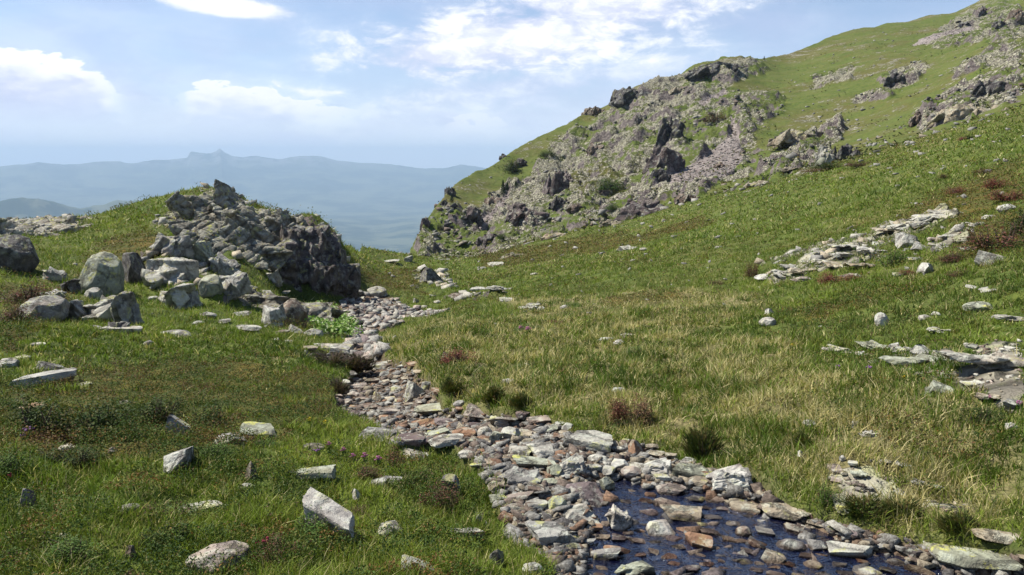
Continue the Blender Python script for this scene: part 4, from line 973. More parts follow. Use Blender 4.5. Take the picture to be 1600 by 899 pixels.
# ================================================================== CRAGS
def crag_blocks(polys_px, n, size, rg, dip, push=0.0, rmin=15, tallness=1.0, asp=(1.6, .9, .8)):
    out = []; P_ = polys_px; xs = [p[0] for p in P_]; ys = [p[1] for p in P_]; t_ = 0
    while len(out) < n and t_ < n * 40:
        t_ += 1; px, py = rg.uniform(min(xs), max(xs)), rg.uniform(min(ys), max(ys))
        if not inpoly(np.array([px]), np.array([py]), P_)[0]: continue
        p = hit(px, py, rmin, 60)
        if p is None or (px > 200 and (p[1] > 41 or px < 274)): continue
        s_ = rg.triangular(size[0], size[1], size[0] * 1.3) * (.55 if 200 < px < 325 else 1)
        out.append((p + np.array([0, .15 * s_, push * s_]), (s_ * asp[0] * rg.uniform(.8, 1.2), s_ * asp[1] * rg.uniform(.8, 1.3), s_ * asp[2] * rg.uniform(.75, 1.35) * tallness), (R(rg.uniform(-24, 24)), R(dip + rg.uniform(-22, 22)), R(rg.uniform(-42, 42)))))
    return out
rg = random.Random(4)
KNOLL = [(246,342),(300,303),(345,298),(378,318),(430,338),(440,352),(470,350),(500,380),(440,400),(425,405),(400,400),(370,410),(330,392),(262,362)]
CLIFF = [(425,360),(445,348),(490,345),(512,362),(524,392),(546,425),(552,462),(500,458),(440,434),(428,405)]
KN = [(262,360),(300,330),(345,322),(378,336),(430,350),(445,362),(470,372),(480,400),(440,405),(425,408),(400,402),(370,412),(330,394),(270,366)]
bl = crag_blocks(KN, 58, (.6, 2.1), rg, 30, -.10, asp=(2.1, 1.0, .5))
bl += crag_blocks([(330,312),(380,332),(430,352),(430,400),(380,395),(340,350)], 34, (.7, 1.4), rg, 36, .02, asp=(2.4, .9, .42))
bl += crag_blocks([(385,345),(440,358),(480,362),(470,400),(430,402)], 22, (.6, 1.1), rg, 50, .02, asp=(1.9, .9, .6))
kn = link('rock_outcrop', blocks_mesh('rock_outcrop', bl, .05, .05, M_CRAG, 3)); kn.color = (.27, .26, .225, 1); kn['lichen'] = .9
tag(kn, 'ribbed pale grey rock knoll with yellow-green lichen, dipping to the right', 'rock outcrop')
bl = crag_blocks([(432,395),(485,390),(505,402),(522,432),(526,456),(500,455),(440,436)], 30, (.7, 1.1), rg, 84, -.2, tallness=.9, asp=(1.5, 1.0, .7))
for i in range(21):   # the upright columns of the cliff edge
    px = 434 + i * 4.9; p = hit(px, 436 + (i / 20) * 24, 20, 60)
    if p is None: continue
    th_, st_ = ray(px, np.interp(px, [436, 445, 490, 505, 515, 526, 540], [356, 350, 347, 364, 390, 420, 445])); h_ = max(math.hypot(p[0], p[1]) * 1.03 * float(st_) - p[2], 1.0)
    for j in range(3):
        hj = h_ * (1.0, .72, .45)[j] * rg.uniform(.9, 1.02); c = p + np.array([rg.uniform(-.2, .2), (1.1, .75, .35)[j] + rg.uniform(-.1, .15), hj * .44])
        bl.append((c, (rg.uniform(.6, 1.1), rg.uniform(.7, 1.1), hj * 1.12), (R(rg.uniform(-6, 3)), R(rg.uniform(-3, 9)), R(rg.uniform(-35, 35)))))
cl = link('rock_outcrop', blocks_mesh('rock_outcrop', bl, .055, .034, M_CRAG, 5, True)); cl.color = (.135, .12, .125, 1); cl['lichen'] = .5
tag(cl, 'dark purple-grey cliff with upright cracks at the right end of the knoll', 'rock outcrop')
# small outcrops on the knoll's left skyline
for (poly, n, lab, c_) in [([(2,352),(60,346),(125,344),(112,360),(0,370)], 26, 'low pale rock band on the skyline at the far left', (.34, .32, .28)),
                           ([(412,455),(470,470),(478,502),(440,496),(380,476),(385,462)], 18, 'mossy broken ledge below the dark cliff', (.22, .20, .17))]:
    b_ = crag_blocks(poly, n + 10, (.95, 1.4), rg, 8, -.2, asp=(2.1, 1.3, .45))
    if b_: o = link('rock_outcrop', blocks_mesh('rock_outcrop', b_, .06, .05, M_CRAG, 9)); o.color = (*c_, 1); o['lichen'] = .8; tag(o, lab, 'rock outcrop')

# far crags: jointed blocks, each crag a thing; (px, base py, w, h, tone, label)
FARC = [
 (988,158,56,26,'dark','dark jagged crag with a pale flank on the left skyline of the big slope'),
 (1116,112,86,26,'dark','wide dark crag forming the bump on top of the slope skyline'),
 (860,305,36,46,'purple','tall dark cleft crag in the middle of the lower left slope'),
 (823,338,60,34,'purple','broad dark purple crag left below the cleft crag'),
 (876,324,30,20,'dark','small dark crag touching the right foot of the cleft crag'),
 (764,378,36,20,'purple','dark crag low on the slope just above the pale band'),
 (1006,338,84,42,'purple','large dark rock with a bright left edge at the foot of the purple scree'),
 (1046,220,38,42,'dark','black-sided pinnacle above the middle of the slope'),
 (1036,258,58,42,'purple','dark stepped crag just below the black-sided pinnacle'),
 (1028,284,30,22,'dark','small dark crag under the stepped crag'),
 (892,283,32,16,'purple','low dark crag above the cleft crag'),
 (1075,316,36,18,'brown','brown rock at the lower right of the purple scree'),
 (735,345,34,28,'purple','dark crag on the lower left slope near the far edge'),
 (1002,190,20,14,'dark','small dark crag below the left skyline crag'),
 (704,306,14,16,'dark','dark tooth of rock at the left outline of the slope'),
 (692,322,12,12,'dark','lower dark tooth of rock at the left outline'),
 (664,352,14,14,'purple','dark rock low on the left outline of the slope'),
 (788,246,14,8,'dark','tiny dark crag on the outline left of the skyline crag'),
 (930,180,34,16,'brown','brown step in the skyline left of the jagged crag'),
 (810,262,28,16,'purple','small purple crag under the left skyline'),
 (930,236,28,16,'brown','brown crag in the rubble left of the pinnacle'),
 (772,318,24,14,'brown','brown crag amid the lower left rubble'),
 (905,330,36,16,'brown','brown slabby crag right of the cleft crag'),
 (1310,252,40,34,'dark','big dark boulder standing at the rim of the green slope'),
 (1284,254,26,26,'pale','bright pale slab face left of the big dark boulder'),
 (1334,246,30,18,'dark','low dark rock right of the big dark boulder'),
 (1398,134,42,28,'dark','dark crag alone in the green upper right slope'),
 (1418,112,34,12,'purple','thin dark ridge of rock right above the lone crag'),
 (1544,150,42,28,'dark','dark crag over the pale ribs on the upper right'),
 (1500,188,76,34,'tan','pale ribbed rock band on the upper right slope'),
 (1560,128,50,18,'purple','dark broken rock band at the right edge of the slope'),
 (1440,184,30,18,'brown','brown crag left of the pale ribbed band'),
 (1246,222,72,26,'tan','pale broken crag in the middle right of the slope'),
 (1222,218,24,14,'dark','dark block left of the pale broken crag'),
 (1504,42,18,12,'dark','dark rock near the top right skyline'),
 (1537,26,26,18,'purple','purple crag at the top right corner of the slope'),
 (1560,44,22,14,'dark','dark rock right below the top right purple crag'),
 (1585,28,26,22,'brown','brown crag cut by the top right edge of the photo'),
 (1128,262,24,10,'brown','small brown rock beside the top of the purple scree'),
 (1060,145,36,12,'tan','pale rocks on the shoulder left of the skyline bump'),
 (1190,290,44,14,'tan','pale rocks right of the purple scree on the rim'),
 (1236,268,44,10,'tan','thin pale slab band on the rim left of the dark boulder'),
 (960,352,40,12,'tan','pale smooth slab on the rim below the large dark rock'),
 (800,402,40,10,'tan','pale slab band low on the rim near the narrows'),
 (868,372,40,12,'tan','pale smooth slab half way along the rim'),
 (760,398,34,8,'tan','pale track-like slab at the left start of the rim'),
]
FPR = []
for s_i in range(7):
    rg = random.Random(60 + s_i); b_ = []
    for i in range(26):
        u = rg.uniform(-.42, .42); v_ = rg.uniform(-.35, .35); hgt = (1 - abs(u) * 1.3) * rg.uniform(.5, 1); sz = rg.uniform(.22, .42)
        b_.append((np.array([u, v_, hgt * .38]), (sz, sz * .9, sz * rg.uniform(.7, 1.6) + hgt * .3), (R(rg.uniform(-12, 12)), R(rg.uniform(5, 30)), R(rg.uniform(-35, 35)))))
    me = blocks_mesh('rock_outcrop', b_, .028, .022, M_FARROCK, 20 + s_i)
    n = len(me.vertices); co = np.empty(n * 3); me.vertices.foreach_get('co', co); co = co.reshape(-1, 3); co -= co.min(0); co /= co.max(0); co[:, :2] -= .5; me.vertices.foreach_set('co', co.ravel()); me.update(); FPR.append(me)
for i, (px, py, w, h, col, lab) in enumerate(FARC):
    rg = random.Random(i); o = place('rock_outcrop', px, py, w * 1.2, h * .92, 'block', col, lab, 'rock outcrop', 'crags of the far slope', rmin=60, sink=.7, mesh=FPR[i % 7], tilt=(0, rg.uniform(-4, 10)), rot=rg.uniform(-25, 25), rg=rg)
    if o is None: print('MISSED', lab)
    else:
        FOOT.pop()
        if col == 'dark': o.color = (.085, .078, .085, 1)
        if col == 'purple': o.color = (.135, .108, .112, 1)
# loose rubble of the slopes: uncountable
x, y, z = in_mask(k_rockf * (1 - k_scr), 100, 430, 9000, .45, -.1, .70); keep_ = fbm2(x, y, 24, 5, 333, .65) > .13; x, y, z = x[keep_], y[keep_], z[keep_]; w_ = RNG.uniform(.3, 1.1, len(x)) * (1 + 1.6 * RNG.random(len(x)) ** 10)
gravel('slope_rubble', 'pale broken rocks strewn over the far slope', list(zip(x, y, z, w_, w_ * .6)), ['pale', 'tan', 'green', 'grey', 'green', 'brown', 'grey', 'dark', 'brown'])
x, y, z = in_mask(np.where(far_w > .3, 1, 0), 105, 430, 900, .5, -.1, .72); w_ = RNG.uniform(.35, 1.1, len(x))
gravel('slope_rubble', 'scattered pale stones dotting the green upper slope', list(zip(x, y, z, w_, w_ * .6)), ['pale', 'white', 'grey', 'tan'])
x, y, z = in_mask(k_scr, 100, 430, 6000, .4, -.1, .70); w_ = RNG.uniform(.25, .7, len(x))
gravel('scree', 'purple-grey scree tongues running down the far slope', list(zip(x, y, z, w_, w_ * .5)), ['purple', 'brown', 'purple', 'grey', 'grey'])
x, y, z = in_mask(k_rockn, 10, 78, 600, .4); w_ = RNG.uniform(.004, .018, len(x)) * np.hypot(x, y)
gravel('rock_rubble', 'loose stones around the rock ribs and boulders', list(zip(x, y, z, w_, w_ * .6)), ['pale', 'grey', 'tan', 'pale'])
x, y, z = in_mask(np.where((R2 > 14) & (k_bed < .1), 1, 0), 14, 105, 480, .5, -.68, .72); k = x > -.02 * y; k |= RNG.random(len(x)) < .5; x, y, z = x[k], y[k], z[k]; w_ = RNG.uniform(.003, .0085, len(x)) * np.hypot(x, y)
gravel('slope_stones', 'small white stones dotted over the green slopes', list(zip(x, y, z, w_, w_ * .6)), ['pale', 'white', 'white', 'pale'])

# ================================================================== VEGETATION
def foot_clear(x, y, grow=1.0):
    ok = np.ones(len(x), bool)
    if not FOOT: return ok
    cell = {}
    for i, (a, b_, rx, ry) in enumerate(FOOT): cell.setdefault((int(a // 1.5), int(b_ // 1.5)), []).append(i)
    gx, gy = (x // 1.5).astype(int), (y // 1.5).astype(int); order = {}
    key = gx * 10007 + gy; u, inv = np.unique(key, return_inverse=True); so = np.argsort(inv, kind='stable'); bounds = np.searchsorted(inv[so], np.arange(len(u) + 1))
    for k in range(len(u)):
        ii = so[bounds[k]:bounds[k + 1]]; cx_, cy_ = gx[ii[0]], gy[ii[0]]
        for ddx in (-1, 0, 1):
            for ddy in (-1, 0, 1):
                for f_ in cell.get((cx_ + ddx, cy_ + ddy), ()):
                    a, b_, rx, ry = FOOT[f_]; ok[ii] &= ((x[ii] - a) / (rx * grow)) ** 2 + ((y[ii] - b_) / (ry * grow)) ** 2 > 1
    return ok
def sample_ground(n, r0, r1, pw=1.0, th=0.80):
    t_ = RNG.uniform(-th, th, n); r = np.exp(math.log(r0) + (math.log(r1) - math.log(r0)) * RNG.random(n) ** pw); return r * np.sin(t_), r * np.cos(t_)
def mixc(a, b_, t_): return a * (1 - t_)[:, None] + b_ * t_[:, None]
C = lambda *v: np.array(v, float)
def grass_colour(x, y):
    n = len(x); kd = kat(k_dry, x, y); kh = kat(k_heath, x, y)
    a = fbm2(x, y, 2.4, 4, 200, .6); b_ = fbm2(x, y, .7, 3, 210, .6); c = fbm2(x, y, 9.0, 3, 220)
    g = mixc(C(.072, .122, .018)[None].repeat(n, 0), C(.185, .235, .044)[None].repeat(n, 0), np.clip(.5 + 1.3 * a, 0, 1))
    g = mixc(g, C(.150, .185, .060)[None].repeat(n, 0), np.clip(c * 1.6, 0, .8))
    g = mixc(g, C(.040, .078, .014)[None].repeat(n, 0), np.clip(-b_ * 1.8, 0, .8))
    straw = RNG.random(n) < (.10 + .62 * kd * np.clip(.60 + 1.8 * b_ + .9 * a, .05, 1.2))
    s_ = mixc(C(.30, .26, .125)[None].repeat(n, 0), C(.46, .41, .25)[None].repeat(n, 0), RNG.random(n))
    g[straw] = s_[straw]; br = (~straw) & (RNG.random(n) < .14 + .2 * kh); g[br] = g[br] * .5 + C(.13, .085, .03) * .5
    return g * C(1.12, 1.12, 1.0) * RNG.uniform(.6, 1.4, n)[:, None]
def blades(name, label, x, y, z, length, width, lean, cols, mats=M_GRASS, segs=2, droop=.5):
    n = len(x); a = RNG.uniform(0, 2 * math.pi, n); la = lean; f_ = RNG.uniform(0, 2 * math.pi, n)
    dxl, dyl = np.cos(a) * np.sin(la), np.sin(a) * np.sin(la); cz = np.cos(la)
    wx, wy = np.cos(f_) * width * .5, np.sin(f_) * width * .5; base = np.stack([x, y, z - .01], 1)
    w3 = np.stack([wx, wy, np.zeros(n)], 1); mid_ = base + np.stack([dxl, dyl, cz], 1) * (length * .55)[:, None]
    tip = base + np.stack([dxl * (1 + droop), dyl * (1 + droop), cz], 1) * length[:, None]
    if segs == 2:
        V_ = np.stack([base - w3, base + w3, mid_ + w3 * .75, mid_ - w3 * .75, tip], 1).reshape(-1, 3); k = np.arange(n)[:, None] * 5
        F_ = [k + np.array([0, 1, 2, 3]), k + np.array([3, 2, 4])]; cc = np.repeat(cols, 5, 0)
    else:
        V_ = np.stack([base - w3, base + w3, tip], 1).reshape(-1, 3); k = np.arange(n)[:, None] * 3; F_ = [k + np.array([0, 1, 2])]; cc = np.repeat(cols, 3, 0)
    o = link(name, mesh_np(name, V_, F_, [mats], True, {'col': cc})); tag(o, label, 'grass', kind='stuff'); return o
def tufted(nt, r0, r1, per, spread, pw=1.0):
    x, y = sample_ground(nt, r0, r1, pw); kb = kat(k_bed, x, y) + kat(k_fan, x, y) + kat(k_grav, x, y) * .8 + kat(k_rockn, x, y) * .35 * (fbm2(x, y, .8, 3, 230) > -.1)
    kh0 = kat(k_heath, x, y) * (fbm2(x, y, .55, 3, 300, .6) > -.18); bare = fbm2(x, y, .9, 4, 250, .65)
    ok = (kb < .3 + .25 * RNG.random(len(x))) & (RNG.random(len(x)) > .93 * kh0) & (bare > -.38 + .2 * RNG.random(len(x))) & foot_clear(x, y, .82); x, y = x[ok], y[ok]; ls = np.interp(np.arctan2(x, y), sth, slr); ok = np.log(np.hypot(x, y)) < ls + .1; x, y = x[ok], y[ok]
    tc_ = grass_colour(x, y); size = RNG.uniform(.5, 1.35, len(x)) * np.clip(1 + .45 * fbm2(x, y, 1.1, 3, 240) + .75 * fbm2(x, y, .32, 2, 244), .3, 2.2); n = len(x)
    xi = np.repeat(x, per); yi = np.repeat(y, per); r_ = np.hypot(xi, yi); sp = spread * np.repeat(size, per)
    xi = xi + RNG.normal(0, 1, len(xi)) * sp; yi = yi + RNG.normal(0, 1, len(yi)) * sp
    own = grass_colour(xi, yi); mixw = RNG.random(len(xi)) < .35; cc = np.repeat(tc_, per, 0) * RNG.uniform(.82, 1.2, len(xi))[:, None]; cc[mixw] = own[mixw]
    return xi, yi, zg(xi, yi), np.repeat(size, per), cc
x, y, z, s_, cc = tufted(66000, 2.4, 15, 9, .028, .95); r_ = np.hypot(x, y)
kh_ = kat(k_heath, x, y); kd_ = kat(k_dry, x, y)
L_ = (.034 + .046 * RNG.random(len(x))) * s_ * (1 + .35 * kd_) * (1 + .02 * r_)
blades('grass', 'green and straw-coloured mountain grass of the foreground', x, y, z, L_, np.maximum(.0048, .0013 * r_), RNG.uniform(.05, .95, len(x)), cc)
x, y, z, s_, cc = tufted(54000, 13, 42, 5, .06); r_ = np.hypot(x, y)
blades('grass', 'grass of the middle ground meadow', x, y, z, (.055 + .075 * RNG.random(len(x))) * s_ * (1 + .010 * r_), .0011 * r_, RNG.uniform(.1, 1.0, len(x)), cc, segs=1)
x, y, z, s_, cc = tufted(60000, 38, 125, 3, .14); r_ = np.hypot(x, y)
blades('grass', 'short turf of the far green slope', x, y, z, (.10 + .15 * RNG.random(len(x))) * s_, .0016 * r_, RNG.uniform(.2, 1.1, len(x)), cc, segs=1)
# low dwarf-shrub mats: leaf sized faces over the heath areas
def leaf_faces(P_, size, cols, up=.35, rg=RNG):
    n = len(P_); nn = rg.normal(0, 1, (n, 3)); nn[:, 2] = np.abs(nn[:, 2]) + up; nn /= np.linalg.norm(nn, axis=1)[:, None]
    t_ = np.cross(nn, rg.normal(0, 1, (n, 3))); t_ /= np.linalg.norm(t_, axis=1)[:, None]; b_ = np.cross(nn, t_); s_ = np.asarray(size)[:, None] if np.ndim(size) else size
    V_ = np.stack([P_ - t_ * s_, P_ + b_ * s_ * .5, P_ + t_ * s_, P_ - b_ * s_ * .5], 1).reshape(-1, 3); k = np.arange(n)[:, None] * 4
    return V_, k + np.array([0, 1, 2, 3]), np.repeat(cols, 4, 0)
def heath(name, label, n, K, r0, r1, thr, hgt, size, tones, seed, lumps=.55):
    x, y = sample_ground(n * 3, r0, r1, .95); k = kat(K, x, y); a = fbm2(x, y, lumps, 3, seed, .6)
    ok = (k + .30 * a > thr) & (kat(k_bed, x, y) < .25) & (kat(k_grav, x, y) < .4) & foot_clear(x, y, 1.12); x, y, a = x[ok][:n], y[ok][:n], a[ok][:n]; r_ = np.hypot(x, y)
    hh = hgt * np.clip(.25 + 2.2 * (a + .12), .08, 2.1) * (1 + .02 * r_); z = zg(x, y) + hh * RNG.random(len(x)) ** .5
    cl_ = fbm2(x, y, .5, 3, seed + 9, .6); i = np.clip((cl_ * 1.1 + .5 + RNG.normal(0, .18, len(x))) * len(tones), 0, len(tones) - 1).astype(int)
    cols = np.array(tones)[i] * RNG.uniform(.7, 1.3, len(x))[:, None]
    V_, F_, cc_ = leaf_faces(np.stack([x, y, z], 1), np.maximum(size, .00095 * r_) * RNG.uniform(.7, 1.3, len(x)), cols)
    o = link(name, mesh_np(name, V_, [F_], [M_LEAF], False, {'col': cc_})); tag(o, label, 'ground cover', kind='stuff')
GRN, DGR, OLV, RUS, BRN = (.065, .105, .020), (.032, .060, .012), (.110, .120, .026), (.150, .085, .026), (.085, .052, .030)
heath('heath_cover', 'dark green and russet dwarf shrubs covering the left foreground', 260000, k_heath, 3, 16, .34, .13, .0078, [DGR, GRN, DGR, OLV, RUS, BRN], 300)
heath('heath_cover', 'olive and rusty heath patches on the knoll and valley sides', 150000, np.maximum(k_heath, np.where((R2 > 15) & (k_bed < .2) & (k_fan < .2), .27, 0)).astype(np.float32), 15, 120, .355, .12, .011, [GRN, OLV, BRN, OLV, RUS, OLV], 320, 2.4)
k_any = np.where((k_bed < .2) & (k_fan < .2), 0.35, 0).astype(np.float32)
heath('heath_cover', 'broad-leaved herbs growing scattered among the foreground grass', 150000, k_any, 2.6, 15, .40, .075, .0075, [DGR, GRN, DGR, OLV, GRN, BRN], 340, .6)
k_l = np.where((k_bed < .2) & (PX < 760) & (R2 < 9), 0.35, 0).astype(np.float32)
k_r = np.where((k_bed < .2) & (PX > 700) & (R2 < 40) & (R2 > 4.5), 0.30, 0).astype(np.float32)
heath('heath_cover', 'russet and brown heather patches in the dry right-hand meadow', 140000, k_r, 4.5, 40, .37, .09, .009, [GRN, BRN, OLV, RUS, DGR, DGR], 352, 1.1)
heath('heath_cover', 'dense dark green low shrubs in the left foreground', 100000, k_l, 2.6, 9, .37, .10, .0072, [DGR, DGR, GRN, GRN, OLV, RUS], 346, .75)
# far slope low scrub: clumps that break up the turf
x, y, z = in_mask(np.where(far_w > .3, 1, 0), 100, 430, 26000, .5, -.12, .72); a = fbm2(x, y, 16, 4, 360, .6); ok = (a > .10) | (kat(k_rockf, x, y) > .4) & (a > -.1); x, y, z, a = x[ok], y[ok], z[ok], a[ok]
P_ = np.stack([x, y, z + RNG.uniform(0, .5, len(x))], 1); tones = np.array([(.05, .07, .018), (.085, .095, .022), (.10, .085, .028), (.045, .06, .018)])
V_, F_, cc_ = leaf_faces(P_, RNG.uniform(.14, .40, len(x)), tones[RNG.integers(0, 4, len(x))] * RNG.uniform(.8, 1.2, len(x))[:, None], 1.0)
tag(link('slope_scrub', mesh_np('slope_scrub', V_, [F_], [M_LEAF], False, {'col': cc_})), 'low olive and brown scrub mottling the far slope', 'scrub', kind='stuff')
k_kn = mask([KNOLL, [(300,300),(420,330),(520,360),(520,385),(440,362),(330,325)]], 25, 48, PX, PY, 2)
x, y = sample_ground(60000, 26, 46); ok = (kat(k_kn, x, y) > .4) & (fbm2(x, y, 1.6, 3, 370, .6) > .05); x, y = x[ok], y[ok]
P_ = np.stack([x, y, zg(x, y) + .15 + RNG.random(len(x)) * .28], 1); V_, F_, cc_ = leaf_faces(P_, RNG.uniform(.025, .055, len(x)), np.array([GRN, OLV, OLV, RUS, GRN])[RNG.integers(0, 5, len(x))] * RNG.uniform(.8, 1.5, len(x))[:, None])
tag(link('knoll_turf', mesh_np('knoll_turf', V_, [F_], [M_LEAF], False, {'col': cc_})), 'tufts of turf and heath growing in the gaps of the rocky knoll', 'turf', kind='stuff')
# leafy herbs beside the fan
def poly_points(poly, n, seed=1):
    rg = random.Random(seed); xs = [p[0] for p in poly]; ys = [p[1] for p in poly]; out = []
    while len(out) < n:
        px, py = rg.uniform(min(xs), max(xs)), rg.uniform(min(ys), max(ys))
        if inpoly(np.array([px]), np.array([py]), poly)[0]:
            p = hit(px, py)
            if p is not None: out.append(p)
            else: n -= 1
    return np.array(out)
hp = poly_points([(478,488),(500,482),(530,495),(552,515),(550,535),(520,530),(492,515)], 900, 5)
hp2 = np.repeat(hp, 5, 0) + RNG.normal(0, .12, (len(hp) * 5, 3)) * (1, 1, 0); hp2[:, 2] = zg(hp2[:, 0], hp2[:, 1]) + RNG.random(len(hp2)) * .28
tones = np.array([(.10, .20, .03), (.15, .26, .05), (.22, .31, .10), (.36, .42, .24), (.10, .19, .03)])
V_, F_, cc_ = leaf_faces(hp2, RNG.uniform(.03, .075, len(hp2)), tones[RNG.integers(0, 5, len(hp2))], .8)
tag(link('leafy_herbs', mesh_np('leafy_herbs', V_, [F_], [M_LEAF], False, {'col': cc_})), 'bright green broad-leaved herbs with pale flower heads below the dark cliff', 'herbs', kind='stuff')

# ---- single shrubs: stems + foliage
def make_bush(seed, tones, nleaf=2600, spiky=False):
    rg = np.random.default_rng(seed); lob = rg.uniform(-.32, .32, (7, 2)); lr = rg.uniform(.18, .34, 7); lh = rg.uniform(.45, 1.0, 7)
    k = rg.integers(0, 7, nleaf); d = rg.normal(0, 1, (nleaf, 3)); d /= np.linalg.norm(d, axis=1)[:, None]; d[:, 2] = np.abs(d[:, 2]); rr = rg.random(nleaf) ** .4 * (1 + rg.normal(0, .12, nleaf))
    P_ = np.stack([lob[k, 0] + d[:, 0] * lr[k] * rr, lob[k, 1] + d[:, 1] * lr[k] * rr, .04 + d[:, 2] * lh[k] * rr * .95], 1)
    t_ = np.array(tones); ci = np.clip((n3(P_ * 5, seed) * 1.4 + .5 + rg.normal(0, .22, nleaf)) * len(t_), 0, len(t_) - 1).astype(int)
    cols = t_[ci] * rg.uniform(.7, 1.3, nleaf)[:, None]
    if spiky:
        tip = P_ + np.stack([P_[:, 0] * .3, P_[:, 1] * .3, np.full(nleaf, .16)], 1) * rg.uniform(.5, 1.4, (nleaf, 1)); w_ = rg.normal(0, .012, (nleaf, 3))
        V_ = np.stack([P_ - w_, P_ + w_, tip], 1).reshape(-1, 3); F_ = np.arange(nleaf)[:, None] * 3 + np.array([0, 1, 2]); cc_ = np.repeat(cols, 3, 0)
    else: V_, F_, cc_ = leaf_faces(P_, rg.uniform(.016, .034, nleaf), cols, .3, rg)
    fol = mesh_np('foliage', V_, [F_], [M_LEAF], False, {'col': cc_}); sv, sf = [], []
    for i in range(26):
        j = i % 7; a = rg.uniform(0, 6.28); b0 = np.array([lob[j, 0] * .25, lob[j, 1] * .25, -.12]); e_ = np.array([lob[j, 0] + math.cos(a) * lr[j] * .6, lob[j, 1] + math.sin(a) * lr[j] * .6, lh[j] * rg.uniform(.5, .95)])
        m_ = (b0 + e_) / 2 + rg.normal(0, .04, 3)
        for q0, q1, r0_, r1_ in ((b0, m_, .016, .011), (m_, e_, .011, .004)):
            n0 = len(sv)
            for q_, rr_ in ((q0, r0_), (q1, r1_)):
                for k2 in range(4): sv.append(q_ + np.array([math.cos(k2 * 1.57), math.sin(k2 * 1.57), 0]) * rr_)
            for k2 in range(4): sf.append((n0 + k2, n0 + (k2 + 1) % 4, n0 + 4 + (k2 + 1) % 4, n0 + 4 + k2))
    return fol, mesh_np('stems', np.array(sv), [np.array(sf)], [M_WOOD])
TONES = {'red': [(.13, .035, .032), (.19, .06, .045), (.10, .045, .03), (.20, .11, .06)], 'russet': [(.15, .085, .05), (.20, .12, .065), (.11, .055, .035), (.11, .10, .035)],
         'dark': [DGR, (.045, .070, .016), (.03, .05, .012), (.07, .075, .022)], 'green': [(.05, .10, .018), (.075, .14, .026), (.04, .075, .014), (.10, .14, .03)],
         'brown': [(.085, .055, .03), (.05, .055, .018), (.12, .06, .04), (.045, .06, .016), (.15, .06, .05)], 'pink': [(.30, .07, .12), (.16, .08, .06), (.22, .06, .09), (.07, .07, .02)], 'heather': [(.10, .075, .055), (.085, .06, .065), (.06, .07, .03), (.12, .09, .06)]}
BM = {}
for i, k in enumerate(TONES): BM[k] = [make_bush(700 + i * 5 + j, TONES[k], 2400, k in ('heather',)) for j in range(2)]
BM['tuft'] = [make_bush(790, [(.05, .07, .018), (.08, .10, .025), (.12, .10, .035)], 3200, True)]
def bush(px, py, w, h, tone, label, cat='shrub', name='shrub', group=None, rmin=2.3, rise=.0):
    p = hit(px, py, rmin)
    if p is None: print('MISSED bush', label); return
    h = h * (1.3 if tone == 'dark' else 1); d = p[1] * CP - p[2] * SP; W_ = w * d / F; H = h * d / F; e = bpy.data.objects.new(name, None); COL.objects.link(e); e.empty_display_size = .1
    dy_ = .3 * W_; c = p[:2] * (1 + dy_ / np.hypot(*p[:2])); e.location = (c[0], c[1], min(float(zg(c[0], c[1])), p[2] + .1 * H) - .02 * H); e.scale = (W_ * 1.1, W_ * 1.0, H * 1.0); e.rotation_euler = (0, 0, random.uniform(0, 6.28))
    tag(e, label, cat, group); fm, sm = random.choice(BM[tone]); link('foliage', fm, e); link('stems', sm, e); return e
